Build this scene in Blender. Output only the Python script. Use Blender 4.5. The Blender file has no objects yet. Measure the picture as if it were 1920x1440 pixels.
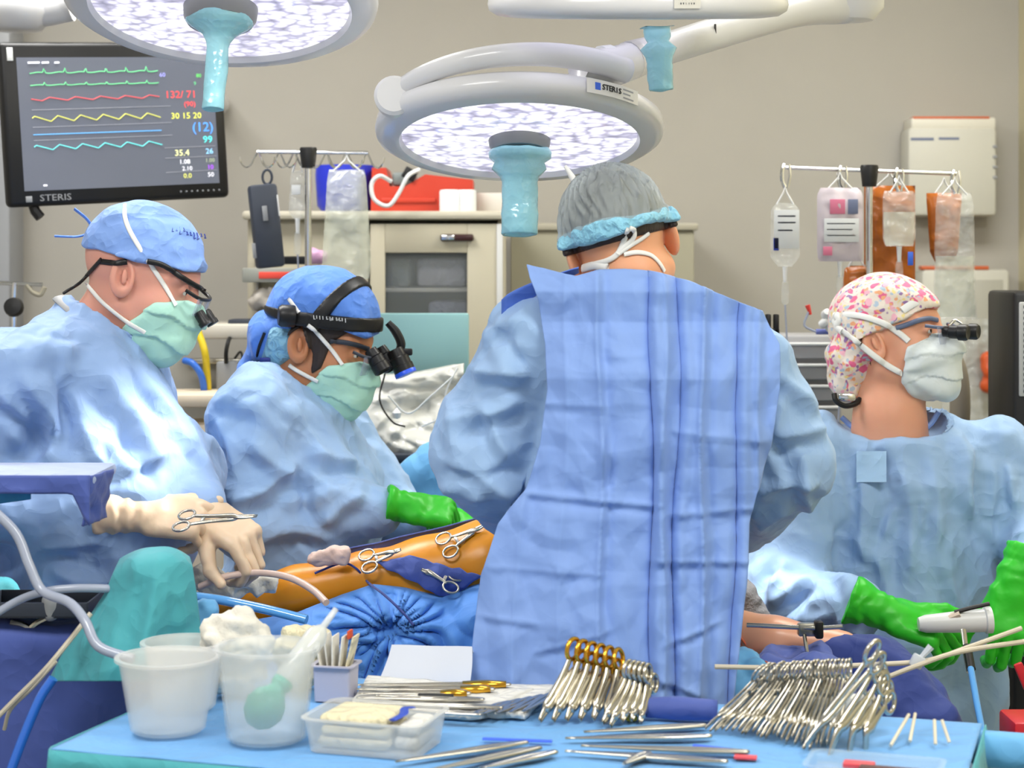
import bpy, math, random
import numpy as np
from mathutils import Vector, Matrix, noise
SC = bpy.context.scene
COL = SC.collection
random.seed(4)
F = 3500.0          # focal length in pixels of the 1920x1440 frame
HZ = 500.0          # horizon row
EYE = 1.65          # camera height

# ------------------------------------------------------------------ camera
cam = bpy.data.cameras.new('camera')
camo = bpy.data.objects.new('camera', cam); COL.objects.link(camo)
camo.location = (0, 0, EYE); camo.rotation_euler = (math.pi/2, 0, 0)
cam.sensor_width = 36; cam.lens = 36*F/1920
cam.shift_y = -(720-HZ)/1920
cam.clip_end = 60; cam.clip_start = .05
cam.dof.use_dof = True; cam.dof.focus_distance = 3.3; cam.dof.aperture_fstop = 5.0
SC.camera = camo
# ------------------------------------------------------------------ world, lights, exposure
w = bpy.data.worlds.new('world'); SC.world = w; w.use_nodes = True
w.node_tree.nodes['Background'].inputs[0].default_value = (.93, .96, 1, 1)
w.node_tree.nodes['Background'].inputs[1].default_value = .42
SC.view_settings.view_transform = 'Standard'; SC.view_settings.look = 'None'
SC.view_settings.exposure = 0.45; SC.view_settings.gamma = 1.0
SC.view_settings.use_curve_mapping = False
SC.cycles.max_bounces = 8; SC.cycles.transparent_max_bounces = 16
SC.cycles.transmission_bounces = 6; SC.cycles.diffuse_bounces = 3; SC.cycles.glossy_bounces = 3
SC.cycles.caustics_reflective = False; SC.cycles.caustics_refractive = False
SC.cycles.use_denoising = True
SC.cycles.sample_clamp_indirect = 4

def area(loc, sx, sy, power, col=(1, 1, 1), aim=None):
    l = bpy.data.lights.new('ceiling_panel_light', 'AREA'); l.shape = 'RECTANGLE'
    l.size = sx; l.size_y = sy; l.energy = power; l.color = col
    o = bpy.data.objects.new('ceiling_panel_light', l); COL.objects.link(o); o.location = loc
    if aim is not None:
        o.rotation_euler = (Vector(aim)-Vector(loc)).to_track_quat('-Z', 'Y').to_euler()
    return o
for (x, y, p) in ((-1.1, 1.6, 30), (1.1, 1.6, 30), (-1.1, 4.1, 34), (1.1, 4.1, 26)):
    area((x, y, 2.96), 1.1, .6, p, (1, .985, .95))

def spot(loc, aim, power, deg, blend=.5, rad=.12):
    l = bpy.data.lights.new('surgical_beam', 'SPOT'); l.energy = power
    l.spot_size = math.radians(deg); l.spot_blend = blend; l.shadow_soft_size = rad
    l.color = (1, .97, .94)
    o = bpy.data.objects.new('surgical_beam', l); COL.objects.link(o); o.location = loc
    o.rotation_euler = (Vector(aim)-Vector(loc)).to_track_quat('-Z', 'Y').to_euler()

# ------------------------------------------------------------------ helpers
def W(px, py, d):
    return np.array([(px-960)*d/F, d, EYE-(py-HZ)*d/F])
TZ = 1.0            # height of the instrument table
def T(px, py, h=0.0):
    """the point at height h over the instrument table seen at a pixel"""
    return W(px, py, (EYE-TZ-h)*F/(py-HZ))
def lin(c):
    return tuple((v/255/12.92 if v/255 <= .04045 else ((v/255+.055)/1.055)**2.4) for v in c)
MATS = {}
def mat(name, rgb, rough=.5, metal=0., alpha=1., trans=0., emit=0., emitc=None, bump=0., bscale=60., ridged=False,
        vary=0., sheen=0., sss=0., ior=1.45, stretch=(1, 1, 1), spec=None, coat=0., bdist=.003):
    if name in MATS: return MATS[name]
    m = bpy.data.materials.new(name); m.use_nodes = True
    nt = m.node_tree; b = nt.nodes['Principled BSDF']; L = nt.links
    c = (*lin(rgb), 1)
    b.inputs['Base Color'].default_value = c
    b.inputs['Roughness'].default_value = rough; b.inputs['Metallic'].default_value = metal
    b.inputs['Alpha'].default_value = alpha; b.inputs['Transmission Weight'].default_value = trans
    b.inputs['IOR'].default_value = ior
    b.inputs['Sheen Weight'].default_value = sheen
    b.inputs['Coat Weight'].default_value = coat
    if spec is not None: b.inputs['Specular IOR Level'].default_value = spec
    if sss:
        b.inputs['Subsurface Weight'].default_value = sss
        b.inputs['Subsurface Radius'].default_value = (.012, .005, .003)
        b.inputs['Subsurface Scale'].default_value = 1.0
    if emit:
        b.inputs['Emission Color'].default_value = (*lin(emitc or rgb), 1)
        b.inputs['Emission Strength'].default_value = emit
    tc = nt.nodes.new('ShaderNodeTexCoord'); mp = nt.nodes.new('ShaderNodeMapping')
    mp.inputs['Scale'].default_value = stretch
    L.new(tc.outputs['Object'], mp.inputs['Vector'])
    if vary:
        n = nt.nodes.new('ShaderNodeTexNoise'); n.inputs['Scale'].default_value = 7; n.inputs['Detail'].default_value = 4
        L.new(mp.outputs[0], n.inputs['Vector'])
        r = nt.nodes.new('ShaderNodeMapRange')
        r.inputs['From Min'].default_value = .3; r.inputs['From Max'].default_value = .7
        r.inputs['To Min'].default_value = 1-vary; r.inputs['To Max'].default_value = 1+vary
        L.new(n.outputs['Fac'], r.inputs['Value'])
        h = nt.nodes.new('ShaderNodeHueSaturation'); h.inputs['Color'].default_value = c
        L.new(r.outputs[0], h.inputs['Value']); L.new(h.outputs[0], b.inputs['Base Color'])
    if bump:
        n = nt.nodes.new('ShaderNodeTexNoise'); n.inputs['Scale'].default_value = bscale
        n.inputs['Detail'].default_value = 3
        if ridged:
            n.noise_type = 'RIDGED_MULTIFRACTAL'; n.inputs['Distortion'].default_value = .12; n.inputs['Detail'].default_value = 2.5; n.inputs['Offset'].default_value = 1.; n.inputs['Gain'].default_value = 1.6
        L.new(mp.outputs[0], n.inputs['Vector'])
        bp = nt.nodes.new('ShaderNodeBump'); bp.inputs['Strength'].default_value = bump
        bp.inputs['Distance'].default_value = bdist
        L.new(n.outputs['Fac'], bp.inputs['Height']); L.new(bp.outputs[0], b.inputs['Normal'])
    MATS[name] = m
    return m
def fabric(name, rgb, rough=.62, bump=.75, bscale=10, **k):
    return mat(name, rgb, rough, bump=bump, bscale=bscale, ridged=True, sheen=.15, spec=.3, bdist=.006, **k)
def film(name, rgb, a, rough=.15, bump=.0, bscale=20, spec=.6):
    return mat(name, rgb, rough, alpha=a, bump=bump, bscale=bscale, ridged=True, spec=spec, bdist=.006)

# ---- geometry = (V, F): V an array of points in world space, F a list of index tuples
def join(*gs):
    V, Fc, n = [], [], 0
    for g in gs:
        v = np.asarray(g[0], float); V.append(v)
        Fc += [tuple(i+n for i in f) for f in g[1]]; n += len(v)
    return np.concatenate(V), Fc
ORG = {}
def props(o, label=None, cat=None, group=None, kind=None):
    if label: o['label'] = label
    if cat: o['category'] = cat
    if group: o['group'] = group
    if kind: o['kind'] = kind
    return o
def obj(name, g, m, parent=None, smooth=True, label=None, cat=None, group=None, kind=None, origin=None, mods=None, sharp=40):
    V = np.asarray(g[0], float)
    if parent is not None: org = ORG[parent.name]
    elif origin is not None: org = np.array(origin, float)
    else:
        org = (V.min(0)+V.max(0))/2; org[2] = V[:, 2].min()
    me = bpy.data.meshes.new(name)
    me.from_pydata((V-org).tolist(), [], [list(map(int, f)) for f in g[1]])
    me.validate(); me.update()
    if smooth:
        me.shade_smooth()
        if sharp: 
            try: me.set_sharp_from_angle(angle=math.radians(sharp))
            except Exception: pass
    for mm in (m if isinstance(m, (list, tuple)) else [m]): me.materials.append(mm)
    o = bpy.data.objects.new(name, me); COL.objects.link(o)
    if parent is not None: o.parent = parent
    else: o.location = org
    ORG[o.name] = org
    return props(o, label, cat, group, kind)
def thing(name, label, cat, loc=(0, 0, 0), group=None):
    o = bpy.data.objects.new(name, None); COL.objects.link(o); o.location = loc
    o.empty_display_size = .05; ORG[o.name] = np.array(loc, float)
    return props(o, label, cat, group)
def frame(xd, zd=None, yd=None):
    """3x3 basis (columns) from x direction and an approximate z (or y)"""
    x = np.array(xd, float); x /= np.linalg.norm(x)
    if zd is not None:
        z = np.array(zd, float); z -= x*z.dot(x); z /= np.linalg.norm(z); y = np.cross(z, x)
    else:
        y = np.array(yd, float); y -= x*y.dot(x); y /= np.linalg.norm(y); z = np.cross(x, y)
    return np.stack([x, y, z], 1)
def xf(g, R=None, t=(0, 0, 0)):
    V = np.asarray(g[0], float)
    if R is not None: V = V @ np.asarray(R).T
    return V+np.array(t), g[1]
def rotz(a):
    c, s = math.cos(a), math.sin(a); return np.array([[c, -s, 0], [s, c, 0], [0, 0, 1.]])
def rotx(a):
    c, s = math.cos(a), math.sin(a); return np.array([[1., 0, 0], [0, c, -s], [0, s, c]])
def roty(a):
    c, s = math.cos(a), math.sin(a); return np.array([[c, 0, s], [0, 1., 0], [-s, 0, c]])
def rbox(sx, sy, sz, r=.004, seg=2):
    """a box centred at the origin with rounded edges"""
    import bmesh
    bm = bmesh.new(); bmesh.ops.create_cube(bm, size=1)
    for v in bm.verts: v.co = Vector((v.co.x*sx, v.co.y*sy, v.co.z*sz))
    if r > 0:
        r = min(r, .49*min(sx, sy, sz))
        bmesh.ops.bevel(bm, geom=bm.edges[:], offset=r, segments=seg, profile=.5, affect='EDGES')
    bm.verts.index_update()
    g = (np.array([v.co[:] for v in bm.verts]), [tuple(v.index for v in f.verts) for f in bm.faces])
    bm.free(); return g
def box(c, s, r=.004, R=None, seg=2):
    return xf(rbox(*s, r, seg), R, c)
def catmull(P, n=8):
    P = np.asarray(P, float)
    if len(P) < 3: return P
    Q = np.concatenate([[2*P[0]-P[1]], P, [2*P[-1]-P[-2]]]); out = []
    for i in range(1, len(Q)-2):
        for t in np.linspace(0, 1, n, endpoint=False):
            a, b, c, d = Q[i-1], Q[i], Q[i+1], Q[i+2]
            out.append(.5*((2*b)+(-a+c)*t+(2*a-5*b+4*c-d)*t*t+(-a+3*b-3*c+d)*t**3))
    out.append(P[-1]); return np.array(out)
def tube(P, r, seg=10, smooth=0, flat=None, ref=None, caps=True, closed=False):
    """a tube along P; r radius or list; flat=(a,b) scales the two section axes; ref: approximate normal for axis b"""
    P = np.asarray(P, float)
    rr = np.full(len(P), r, float) if np.isscalar(r) else np.asarray(r, float)
    if smooth:
        n0 = len(P); P2 = catmull(P, smooth)
        rr = np.interp(np.linspace(0, n0-1, len(P2)), np.arange(n0), rr); P = P2
    n = len(P); Tn = np.gradient(P, axis=0)
    if closed: Tn = np.roll(P, -1, 0)-np.roll(P, 1, 0)
    Tn /= np.linalg.norm(Tn, axis=1)[:, None]+1e-12
    u = np.array(ref, float) if ref is not None and np.ndim(ref) == 1 else (np.array([0, 0, 1.]) if abs(Tn[0][2]) < .9 else np.array([1., 0, 0]))
    V = []; fl = flat or (1, 1)
    ang = np.linspace(0, 2*math.pi, seg, endpoint=False)
    for i in range(n):
        if ref is not None and np.ndim(ref) == 2: u = np.array(ref[min(i, len(ref)-1)])
        elif ref is not None: u = np.array(ref, float)
        b = u-Tn[i]*u.dot(Tn[i]); nb = np.linalg.norm(b)
        b = b/nb if nb > 1e-6 else np.array([1., 0, 0]); u = b
        a = np.cross(b, Tn[i])
        V.append(P[i]+rr[i]*(np.cos(ang)[:, None]*a*fl[0]+np.sin(ang)[:, None]*b*fl[1]))
    V = np.concatenate(V); Fc = []
    m = n if closed else n-1
    for i in range(m):
        for j in range(seg):
            k = (j+1) % seg; i2 = (i+1) % n
            Fc.append((i*seg+j, i2*seg+j, i2*seg+k, i*seg+k)[::-1])
    if caps and not closed:
        Fc.append(tuple(range(seg))); Fc.append(tuple(range((n-1)*seg, n*seg))[::-1])
    return V, Fc
def lathe(prof, seg=32, R=None, t=(0, 0, 0), sx=1, sy=1):
    """surface of revolution about z from (r, z) pairs"""
    V, Fc = [], []; n = len(prof)
    a = np.linspace(0, 2*math.pi, seg, endpoint=False)
    for r, z in prof: V.append(np.stack([r*np.cos(a)*sx, r*np.sin(a)*sy, np.full(seg, z)], 1))
    V = np.concatenate(V)
    for i in range(n-1):
        for j in range(seg):
            k = (j+1) % seg
            Fc.append((i*seg+j, i*seg+k, (i+1)*seg+k, (i+1)*seg+j))
    if prof[0][0] > 0: Fc.append(tuple(range(seg))[::-1])
    if prof[-1][0] > 0: Fc.append(tuple(range((n-1)*seg, n*seg)))
    return xf((V, Fc), R, t)
def ring_profile(pts): return pts
def grid(fn, nu, nv, thick=0.0):
    """sheet from fn(u, v) arrays in 0..1 -> (N,3); thick>0 closes it as a slab"""
    u, v = np.meshgrid(np.linspace(0, 1, nu), np.linspace(0, 1, nv))
    V = fn(u.ravel(), v.ravel()); Fc = []
    for j in range(nv-1):
        for i in range(nu-1):
            a = j*nu+i; Fc.append((a, a+1, a+nu+1, a+nu))
    if not thick: return V, Fc
    N = vnormals(V, Fc); n = len(V)
    V2 = np.concatenate([V, V-N*thick]); F2 = Fc+[tuple(x+n for x in f)[::-1] for f in Fc]
    bd = [j for j in range(nu)]+[j*nu+nu-1 for j in range(1, nv)]+[(nv-1)*nu+i for i in range(nu-2, -1, -1)]+[j*nu for j in range(nv-2, 0, -1)]
    for i in range(len(bd)):
        a, b = bd[i], bd[(i+1) % len(bd)]; F2.append((b, a, a+n, b+n))
    return V2, F2
def vnormals(V, Fc):
    N = np.zeros_like(V); q = np.array([f for f in Fc if len(f) == 4])
    n = np.cross(V[q[:, 2]]-V[q[:, 0]], V[q[:, 3]]-V[q[:, 1]])
    for k in range(4): np.add.at(N, q[:, k], n)
    return N/(np.linalg.norm(N, axis=1)[:, None]+1e-12)

# ---- signed distance shapes and surface nets
def smin(a, b, k):
    h = np.clip(.5+.5*(b-a)/k, 0, 1); return b+(a-b)*h-k*h*(1-h)
def smax(a, b, k): return -smin(-a, -b, k)
def ell(p, c, r):
    q = (p-np.array(c))/np.array(r); l = np.linalg.norm(q, axis=1)
    l2 = np.linalg.norm(q/np.array(r), axis=1)+1e-9
    return np.where(l < .5, (l-1)*min(r), l*(l-1)/l2)
def sph(p, c, r): return np.linalg.norm(p-np.array(c), axis=1)-r
def cone(p, a, b, ra, rb):
    a = np.array(a, float); b = np.array(b, float); d = b-a
    t = np.clip(((p-a)@d)/(d@d), 0, 1)
    return np.linalg.norm(p-a-t[:, None]*d, axis=1)-(ra+(rb-ra)*t)
def bx(p, c, s, r=.01):
    q = np.abs(p-np.array(c))-np.array(s)+r
    return np.linalg.norm(np.maximum(q, 0), axis=1)+np.minimum(q.max(1), 0)-r
def poly2(x, z, pts):
    """signed distance to a polygon in the plane"""
    pts = np.array(pts, float); d = np.full(len(x), 1e9); ins = np.zeros(len(x), bool)
    for i in range(len(pts)):
        a, b = pts[i], pts[(i+1) % len(pts)]; e = b-a
        wx, wz = x-a[0], z-a[1]; t = np.clip((wx*e[0]+wz*e[1])/(e@e), 0, 1)
        d = np.minimum(d, (wx-t*e[0])**2+(wz-t*e[1])**2)
        c = ((a[1] > z) != (b[1] > z))
        xx = (b[0]-a[0])*(z-a[1])/(b[1]-a[1]+1e-12)+a[0]
        ins ^= c & (x < xx)
    return np.where(ins, -1, 1)*np.sqrt(d)
EDG = [(a, b) for a in range(8) for b in range(a+1, 8) if bin(a ^ b).count('1') == 1]
def nets(f, lo, hi, h):
    lo = np.array(lo, float); hi = np.array(hi, float)
    H = 4*h; nb = np.ceil((hi-lo)/H).astype(int)+1
    ax = [lo[i]+H*np.arange(nb[i]) for i in range(3)]
    Pc = np.stack(np.meshgrid(*ax, indexing='ij'), -1).reshape(-1, 3)
    Dc = f(Pc).reshape(nb)
    near = np.zeros(nb-1, bool)
    mn = np.full(nb-1, 1e9)
    sg = np.zeros(nb-1, int)
    for o in range(8):
        i, j, k = o & 1, o >> 1 & 1, o >> 2 & 1
        s = Dc[i:nb[0]-1+i, j:nb[1]-1+j, k:nb[2]-1+k]
        mn = np.minimum(mn, np.abs(s)); sg += s < 0
    near = (mn < H*1.25) | ((sg > 0) & (sg < 8))
    n = (nb-1)*4+1
    D = np.repeat(np.repeat(np.repeat(Dc[:-1, :-1, :-1], 4, 0), 4, 1), 4, 2)
    D = np.pad(D, ((0, 1), (0, 1), (0, 1)), mode='edge').astype(float)
    M = np.repeat(np.repeat(np.repeat(near, 4, 0), 4, 1), 4, 2)
    M = np.pad(M, ((0, 1), (0, 1), (0, 1)), mode='edge')
    M2 = M.copy()
    for a in range(3): M2 |= np.roll(M, 1, a)
    I = np.argwhere(M2)
    D[M2] = f(lo+h*I)
    S = D < 0
    c = np.zeros(n-1, int)
    for o in range(8):
        i, j, k = o & 1, o >> 1 & 1, o >> 2 & 1
        c += S[i:n[0]-1+i, j:n[1]-1+j, k:n[2]-1+k]
    act = (c > 0) & (c < 8)
    idx = np.full(n-1, -1); I = np.argwhere(act); idx[act] = np.arange(len(I))
    off = np.array([(o & 1, o >> 1 & 1, o >> 2 & 1) for o in range(8)])
    v = [D[I[:, 0]+o[0], I[:, 1]+o[1], I[:, 2]+o[2]] for o in off]
    acc = np.zeros((len(I), 3)); cnt = np.zeros(len(I))
    for a, b in EDG:
        m = (v[a] < 0) != (v[b] < 0)
        t = np.where(m, v[a]/(v[a]-v[b]+1e-15), 0)
        acc += m[:, None]*(off[a]+t[:, None]*(off[b]-off[a])); cnt += m
    V = lo+h*(I+acc/np.maximum(cnt, 1)[:, None])
    Fc = []
    for a in range(3):
        b, e = (a+1) % 3, (a+2) % 3
        sl0 = [slice(1, -1)]*3; sl1 = [slice(1, -1)]*3
        sl0[a] = slice(0, -1); sl1[a] = slice(1, None)
        s0, s1 = S[tuple(sl0)], S[tuple(sl1)]
        E = np.argwhere(s0 != s1); inside = s0[s0 != s1]
        base = E.copy(); base[:, b] += 1; base[:, e] += 1
        def cell(db, de):
            q = base.copy(); q[:, b] -= db; q[:, e] -= de
            return idx[q[:, 0], q[:, 1], q[:, 2]]
        Q = np.stack([cell(1, 1), cell(0, 1), cell(0, 0), cell(1, 0)], 1)
        Q[~inside] = Q[~inside][:, ::-1]
        Fc.append(Q)
    Fc = np.concatenate(Fc); Fc = Fc[(Fc >= 0).all(1)]
    return V, [tuple(q) for q in Fc.tolist()]
def relax(g, n=1, lam=.5):
    V, Fc = g; V = V.copy(); q = np.array(Fc)
    for _ in range(n):
        A = np.zeros_like(V); C = np.zeros(len(V))
        for k in range(4):
            np.add.at(A, q[:, k], V[q[:, (k+1) % 4]]+V[q[:, (k+3) % 4]]); np.add.at(C, q[:, k], 2)
        V += lam*(A/np.maximum(C, 1)[:, None]-V)
    return V, Fc
def perlin(P, s, seed=0.):
    st = np.array(s if np.ndim(s) else (s, s, s), float)
    Q = (P*st+seed).tolist(); nz = noise.noise
    return np.array([nz(q) for q in Q])
def crumple(P, s, seed=0.):
    """sharp angular creases: bent triangle waves in several directions, each fading in and out"""
    st = np.array(s if np.ndim(s) else (s, s, s), float)
    rs = np.random.RandomState(int(seed*10)+1); Q = P*st
    a = perlin(Q, .45, seed); b = perlin(Q, .45, seed+11.7)
    out = np.zeros(len(P))
    for i in range(6):
        d = rs.normal(size=3); d /= np.linalg.norm(d)
        t = Q@d*rs.uniform(.55, 1.2)+(a if i % 2 else b)*.9+rs.uniform(0, 9)
        tri = np.abs(t-np.floor(t)-.5)*4-1
        msk = np.clip(.35+1.6*(a if i % 3 else -b)*(1 if i < 3 else -1), 0, 1)
        out += tri*msk*.6
    return out+.45*(1-4*np.abs(perlin(Q, .8, seed+4.4)))
def pxof(P):
    return 960+F*P[:, 0]/P[:, 1], HZ-F*(P[:, 2]-EYE)/P[:, 1]
def folds(P, N, segs, scale=1.):
    """carved folds: (x0,y0,x1,y1,width,height) traced in the frame on the side of the cloth towards the viewer"""
    u, v = pxof(P); out = np.zeros(len(P)); wt = np.clip(-N[:, 1]*2.2+.25, 0, 1)
    for s in segs:
        x0, y0, x1, y1, wd, am = s[:6]
        ex, ey = x1-x0, y1-y0; L = math.hypot(ex, ey); ex /= L; ey /= L
        t = (u-x0)*ex+(v-y0)*ey; dd = (u-x0)*-ey+(v-y0)*ex
        dd = dd+6*np.sin(t*.035+x0)
        e = np.clip(np.minimum(t, L-t)/(.28*L)+.12, 0, 1)*(t > -.1*L)*(t < 1.1*L); e = e*e*(3-2*e)
        prof = np.exp(-np.abs(dd/wd)**1.3)-.75*np.exp(-((dd-1.7*wd)/(1.1*wd))**2)
        out += am*e*prof
    return out*wt*scale

# ------------------------------------------------------------------ materials
M_wall = mat('wall_paint', (178, 174, 165), .75, bump=.05, bscale=120, vary=.015)
M_wall2 = mat('wall_paint_cream', (214, 206, 172), .75)
M_floor = mat('floor_vinyl', (165, 165, 160), .35, vary=.05)
M_ceil = mat('ceiling_tile', (225, 225, 220), .8)
M_gown = fabric('gown_blue', (144, 174, 220), vary=.03)
M_gown2 = fabric('gown_blue_light', (158, 190, 230), vary=.03)
M_panel = fabric('gown_periwinkle', (134, 166, 228), vary=.02, bump=.25)
M_white = mat('white_plastic', (226, 228, 228), .35)
M_lampw = mat('lamp_enamel', (222, 222, 224), .3, coat=.3)
M_grey = mat('grey_plastic', (150, 152, 155), .45)
M_black = mat('black_plastic', (18, 18, 20), .4)
M_dark = mat('dark_slate_plastic', (52, 58, 70), .5)
M_steel = mat('surgical_steel', (205, 200, 188), .22, metal=1., bump=.04, bscale=90)
M_steeld = mat('brushed_steel', (176, 172, 160), .34, metal=1., bump=.05, bscale=60)
M_gold = mat('gold_plating', (226, 172, 62), .22, metal=1.)
M_chrome = mat('chrome', (225, 225, 225), .1, metal=1.)
M_cab = mat('cabinet_enamel', (184, 177, 156), .4)
M_green = mat('glove_green', (52, 200, 42), .42, sss=.15, bump=.18, bscale=70)
M_latex = mat('glove_latex', (226, 200, 172), .4, sss=.2, bump=.15, bscale=60)
M_mint = fabric('mask_mint', (182, 232, 216), bump=.15, bscale=25)
M_mwhite = fabric('mask_white', (216, 224, 226), bump=.15, bscale=25)
M_tie = mat('mask_tie', (238, 238, 234), .7)
M_capA = fabric('cap_blue', (128, 164, 228), bscale=16)
M_capB = fabric('cap_royal', (96, 145, 232), bscale=16)
M_teal = fabric('drape_teal', (80, 172, 182), bscale=10)
M_drape = fabric('drape_blue', (88, 148, 228), bscale=9)
M_dpale = fabric('drape_sky', (112, 180, 232), bscale=8)
M_dnavy = fabric('drape_periwinkle_dark', (80, 98, 172), bscale=9)
M_navy = fabric('drape_navy', (48, 66, 138), bscale=9)
M_towel = fabric('towel_white', (232, 230, 222), bscale=25)
M_cream = fabric('towel_cream', (236, 226, 190), bscale=30)
M_gauze = mat('gauze', (232, 228, 216), .85, bump=.6, bscale=90, bdist=.004)
M_tub = mat('milky_plastic', (244, 243, 238), .28, alpha=.4, sss=.0, spec=.6)
M_clear = film('clear_film', (236, 240, 238), .2, .06, .8, 22, 1.)
M_fluid = film('clear_fluid', (226, 230, 214), .38, .08, .6, 16, .9)
M_hair = mat('dark_hair', (48, 38, 34), .5, bump=.8, bscale=160, stretch=(1, 1, .15))
M_red = mat('red_plastic', (196, 62, 42), .4)
M_eyew = mat('eye_white', (228, 222, 214), .2)
M_iris = mat('eye_iris', (52, 36, 26), .15)
M_lens = mat('lens_glass', (70, 80, 110), .08, coat=1.)
def skin(name, rgb):
    return mat(name, rgb, .48, sss=.35, bump=.12, bscale=140, vary=.05, bdist=.001)
def cyan_cover():
    return mat('handle_cover', (168, 232, 246), .12, alpha=.82, bump=.3, bscale=24, ridged=True, sss=.0, spec=.8, vary=.12, bdist=.006)
M_cover = cyan_cover()

# ------------------------------------------------------------------ the room
def quad(a, b, c, d): return np.array([a, b, c, d], float), [(0, 1, 2, 3)]
XL, XR, YB, YF, ZC = -2.3, 1.52, 5.6, -.6, 3.0
obj('floor', box((-.4, 2.5, -.05), (XR-XL+.4, YB-YF+.4, .1), 0), M_floor, kind='structure', smooth=False)
obj('ceiling', box((-.4, 2.5, ZC+.05), (XR-XL+.4, YB-YF+.4, .1), 0), M_ceil, kind='structure', smooth=False)
obj('wall_back', box((-.4, YB+.05, ZC/2), (XR-XL+.4, .1, ZC), 0), M_wall, kind='structure', smooth=False)
obj('wall_left', box((XL-.05, 2.5, ZC/2), (.1, YB-YF, ZC), 0), M_wall, kind='structure', smooth=False)
obj('wall_right', box((XR+.05, 2.5, ZC/2), (.1, YB-YF, ZC), 0), M_wall2, kind='structure', smooth=False)
obj('baseboard_back', box((-.4, YB-.01, .06), (XR-XL, .02, .12), .003), M_grey, kind='structure')
obj('trim_1', box(tuple(W(8, 500, 5.4))[:2]+(1.5,), (.075, .16, 3.0), .01), M_grey, kind='structure')

# ------------------------------------------------------------------ heads
def head_local(p):
    X, Y, Z = p[:, 0], np.abs(p[:, 1]), p[:, 2]
    q = np.stack([X, Y, Z], 1)
    f = ell(q, (-.012, 0, .035), (.1, .076, .09))
    f = smin(f, ell(q, (.03, 0, -.03), (.062, .061, .083)), .03)
    f = smin(f, cone(q, (-.012, .052, -.05), (.062, .012, -.1), .022, .018), .03)
    f = smin(f, sph(q, (.074, 0, -.1), .016), .018)
    f = smin(f, ell(q, (.045, .048, -.03), (.03, .02, .024)), .02)          # cheekbone
    f = smin(f, cone(q, (.078, .0, .028), (.066, .05, .03), .011, .01), .014)  # brow
    f = smax(f, -ell(q, (.098, .033, .01), (.022, .02, .013)), .012)         # socket
    f = smin(f, smax(sph(q, (.0752, .032, .009), .0128), -ell(q, (.088, .033, .006), (.012, .0105, .0036)), .0015), .004)
    f = smin(f, cone(q, (.086, 0, .014), (.11, 0, -.034), .008, .012), .012)
    f = smin(f, sph(q, (.099, .0125, -.039), .0085), .008)
    f = smin(f, ell(q, (.09, 0, -.064), (.012, .024, .007)), .006)
    f = smin(f, ell(q, (.088, 0, -.074), (.012, .02, .007)), .006)
    e = q-np.array((-.016, .078, -.002)); a = .5
    ex = e[:, 0]*math.cos(.25)+e[:, 2]*math.sin(.25); ez = -e[:, 0]*math.sin(.25)+e[:, 2]*math.cos(.25)
    ey = e[:, 1]-.35*np.maximum(-ex, -.01)
    ee = np.stack([ex, ey, ez], 1)
    ear = ell(ee, (0, .004, 0), (.02, .0085, .034))
    ear = smax(ear, -ell(ee, (.003, .013, .004), (.0125, .0115, .024)), .003)
    ear = smin(ear, ell(ee, (.004, .008, .002), (.0045, .004, .014)), .004)
    f = smin(f, ear, .006)
    return f
def look_ray(f, px, py, off=.0):
    """first point of a surface met from the eye through a pixel, and its normal"""
    o = np.array([0, 0, EYE]); d = W(px, py, 1.)-o; d /= np.linalg.norm(d)
    t = 2.2; best = (1e9, t)
    for _ in range(140):
        v = f((o+d*t)[None])[0]-off
        if abs(v) < best[0]: best = (abs(v), t)
        if abs(v) < 2e-4 or t > 5: break
        t += .6*v
    p = o+d*best[1]
    e = .002; n = np.array([f((p+np.eye(3)[i]*e)[None])[0]-f((p-np.eye(3)[i]*e)[None])[0] for i in range(3)])
    return p, n/(np.linalg.norm(n)+1e-9)
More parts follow.
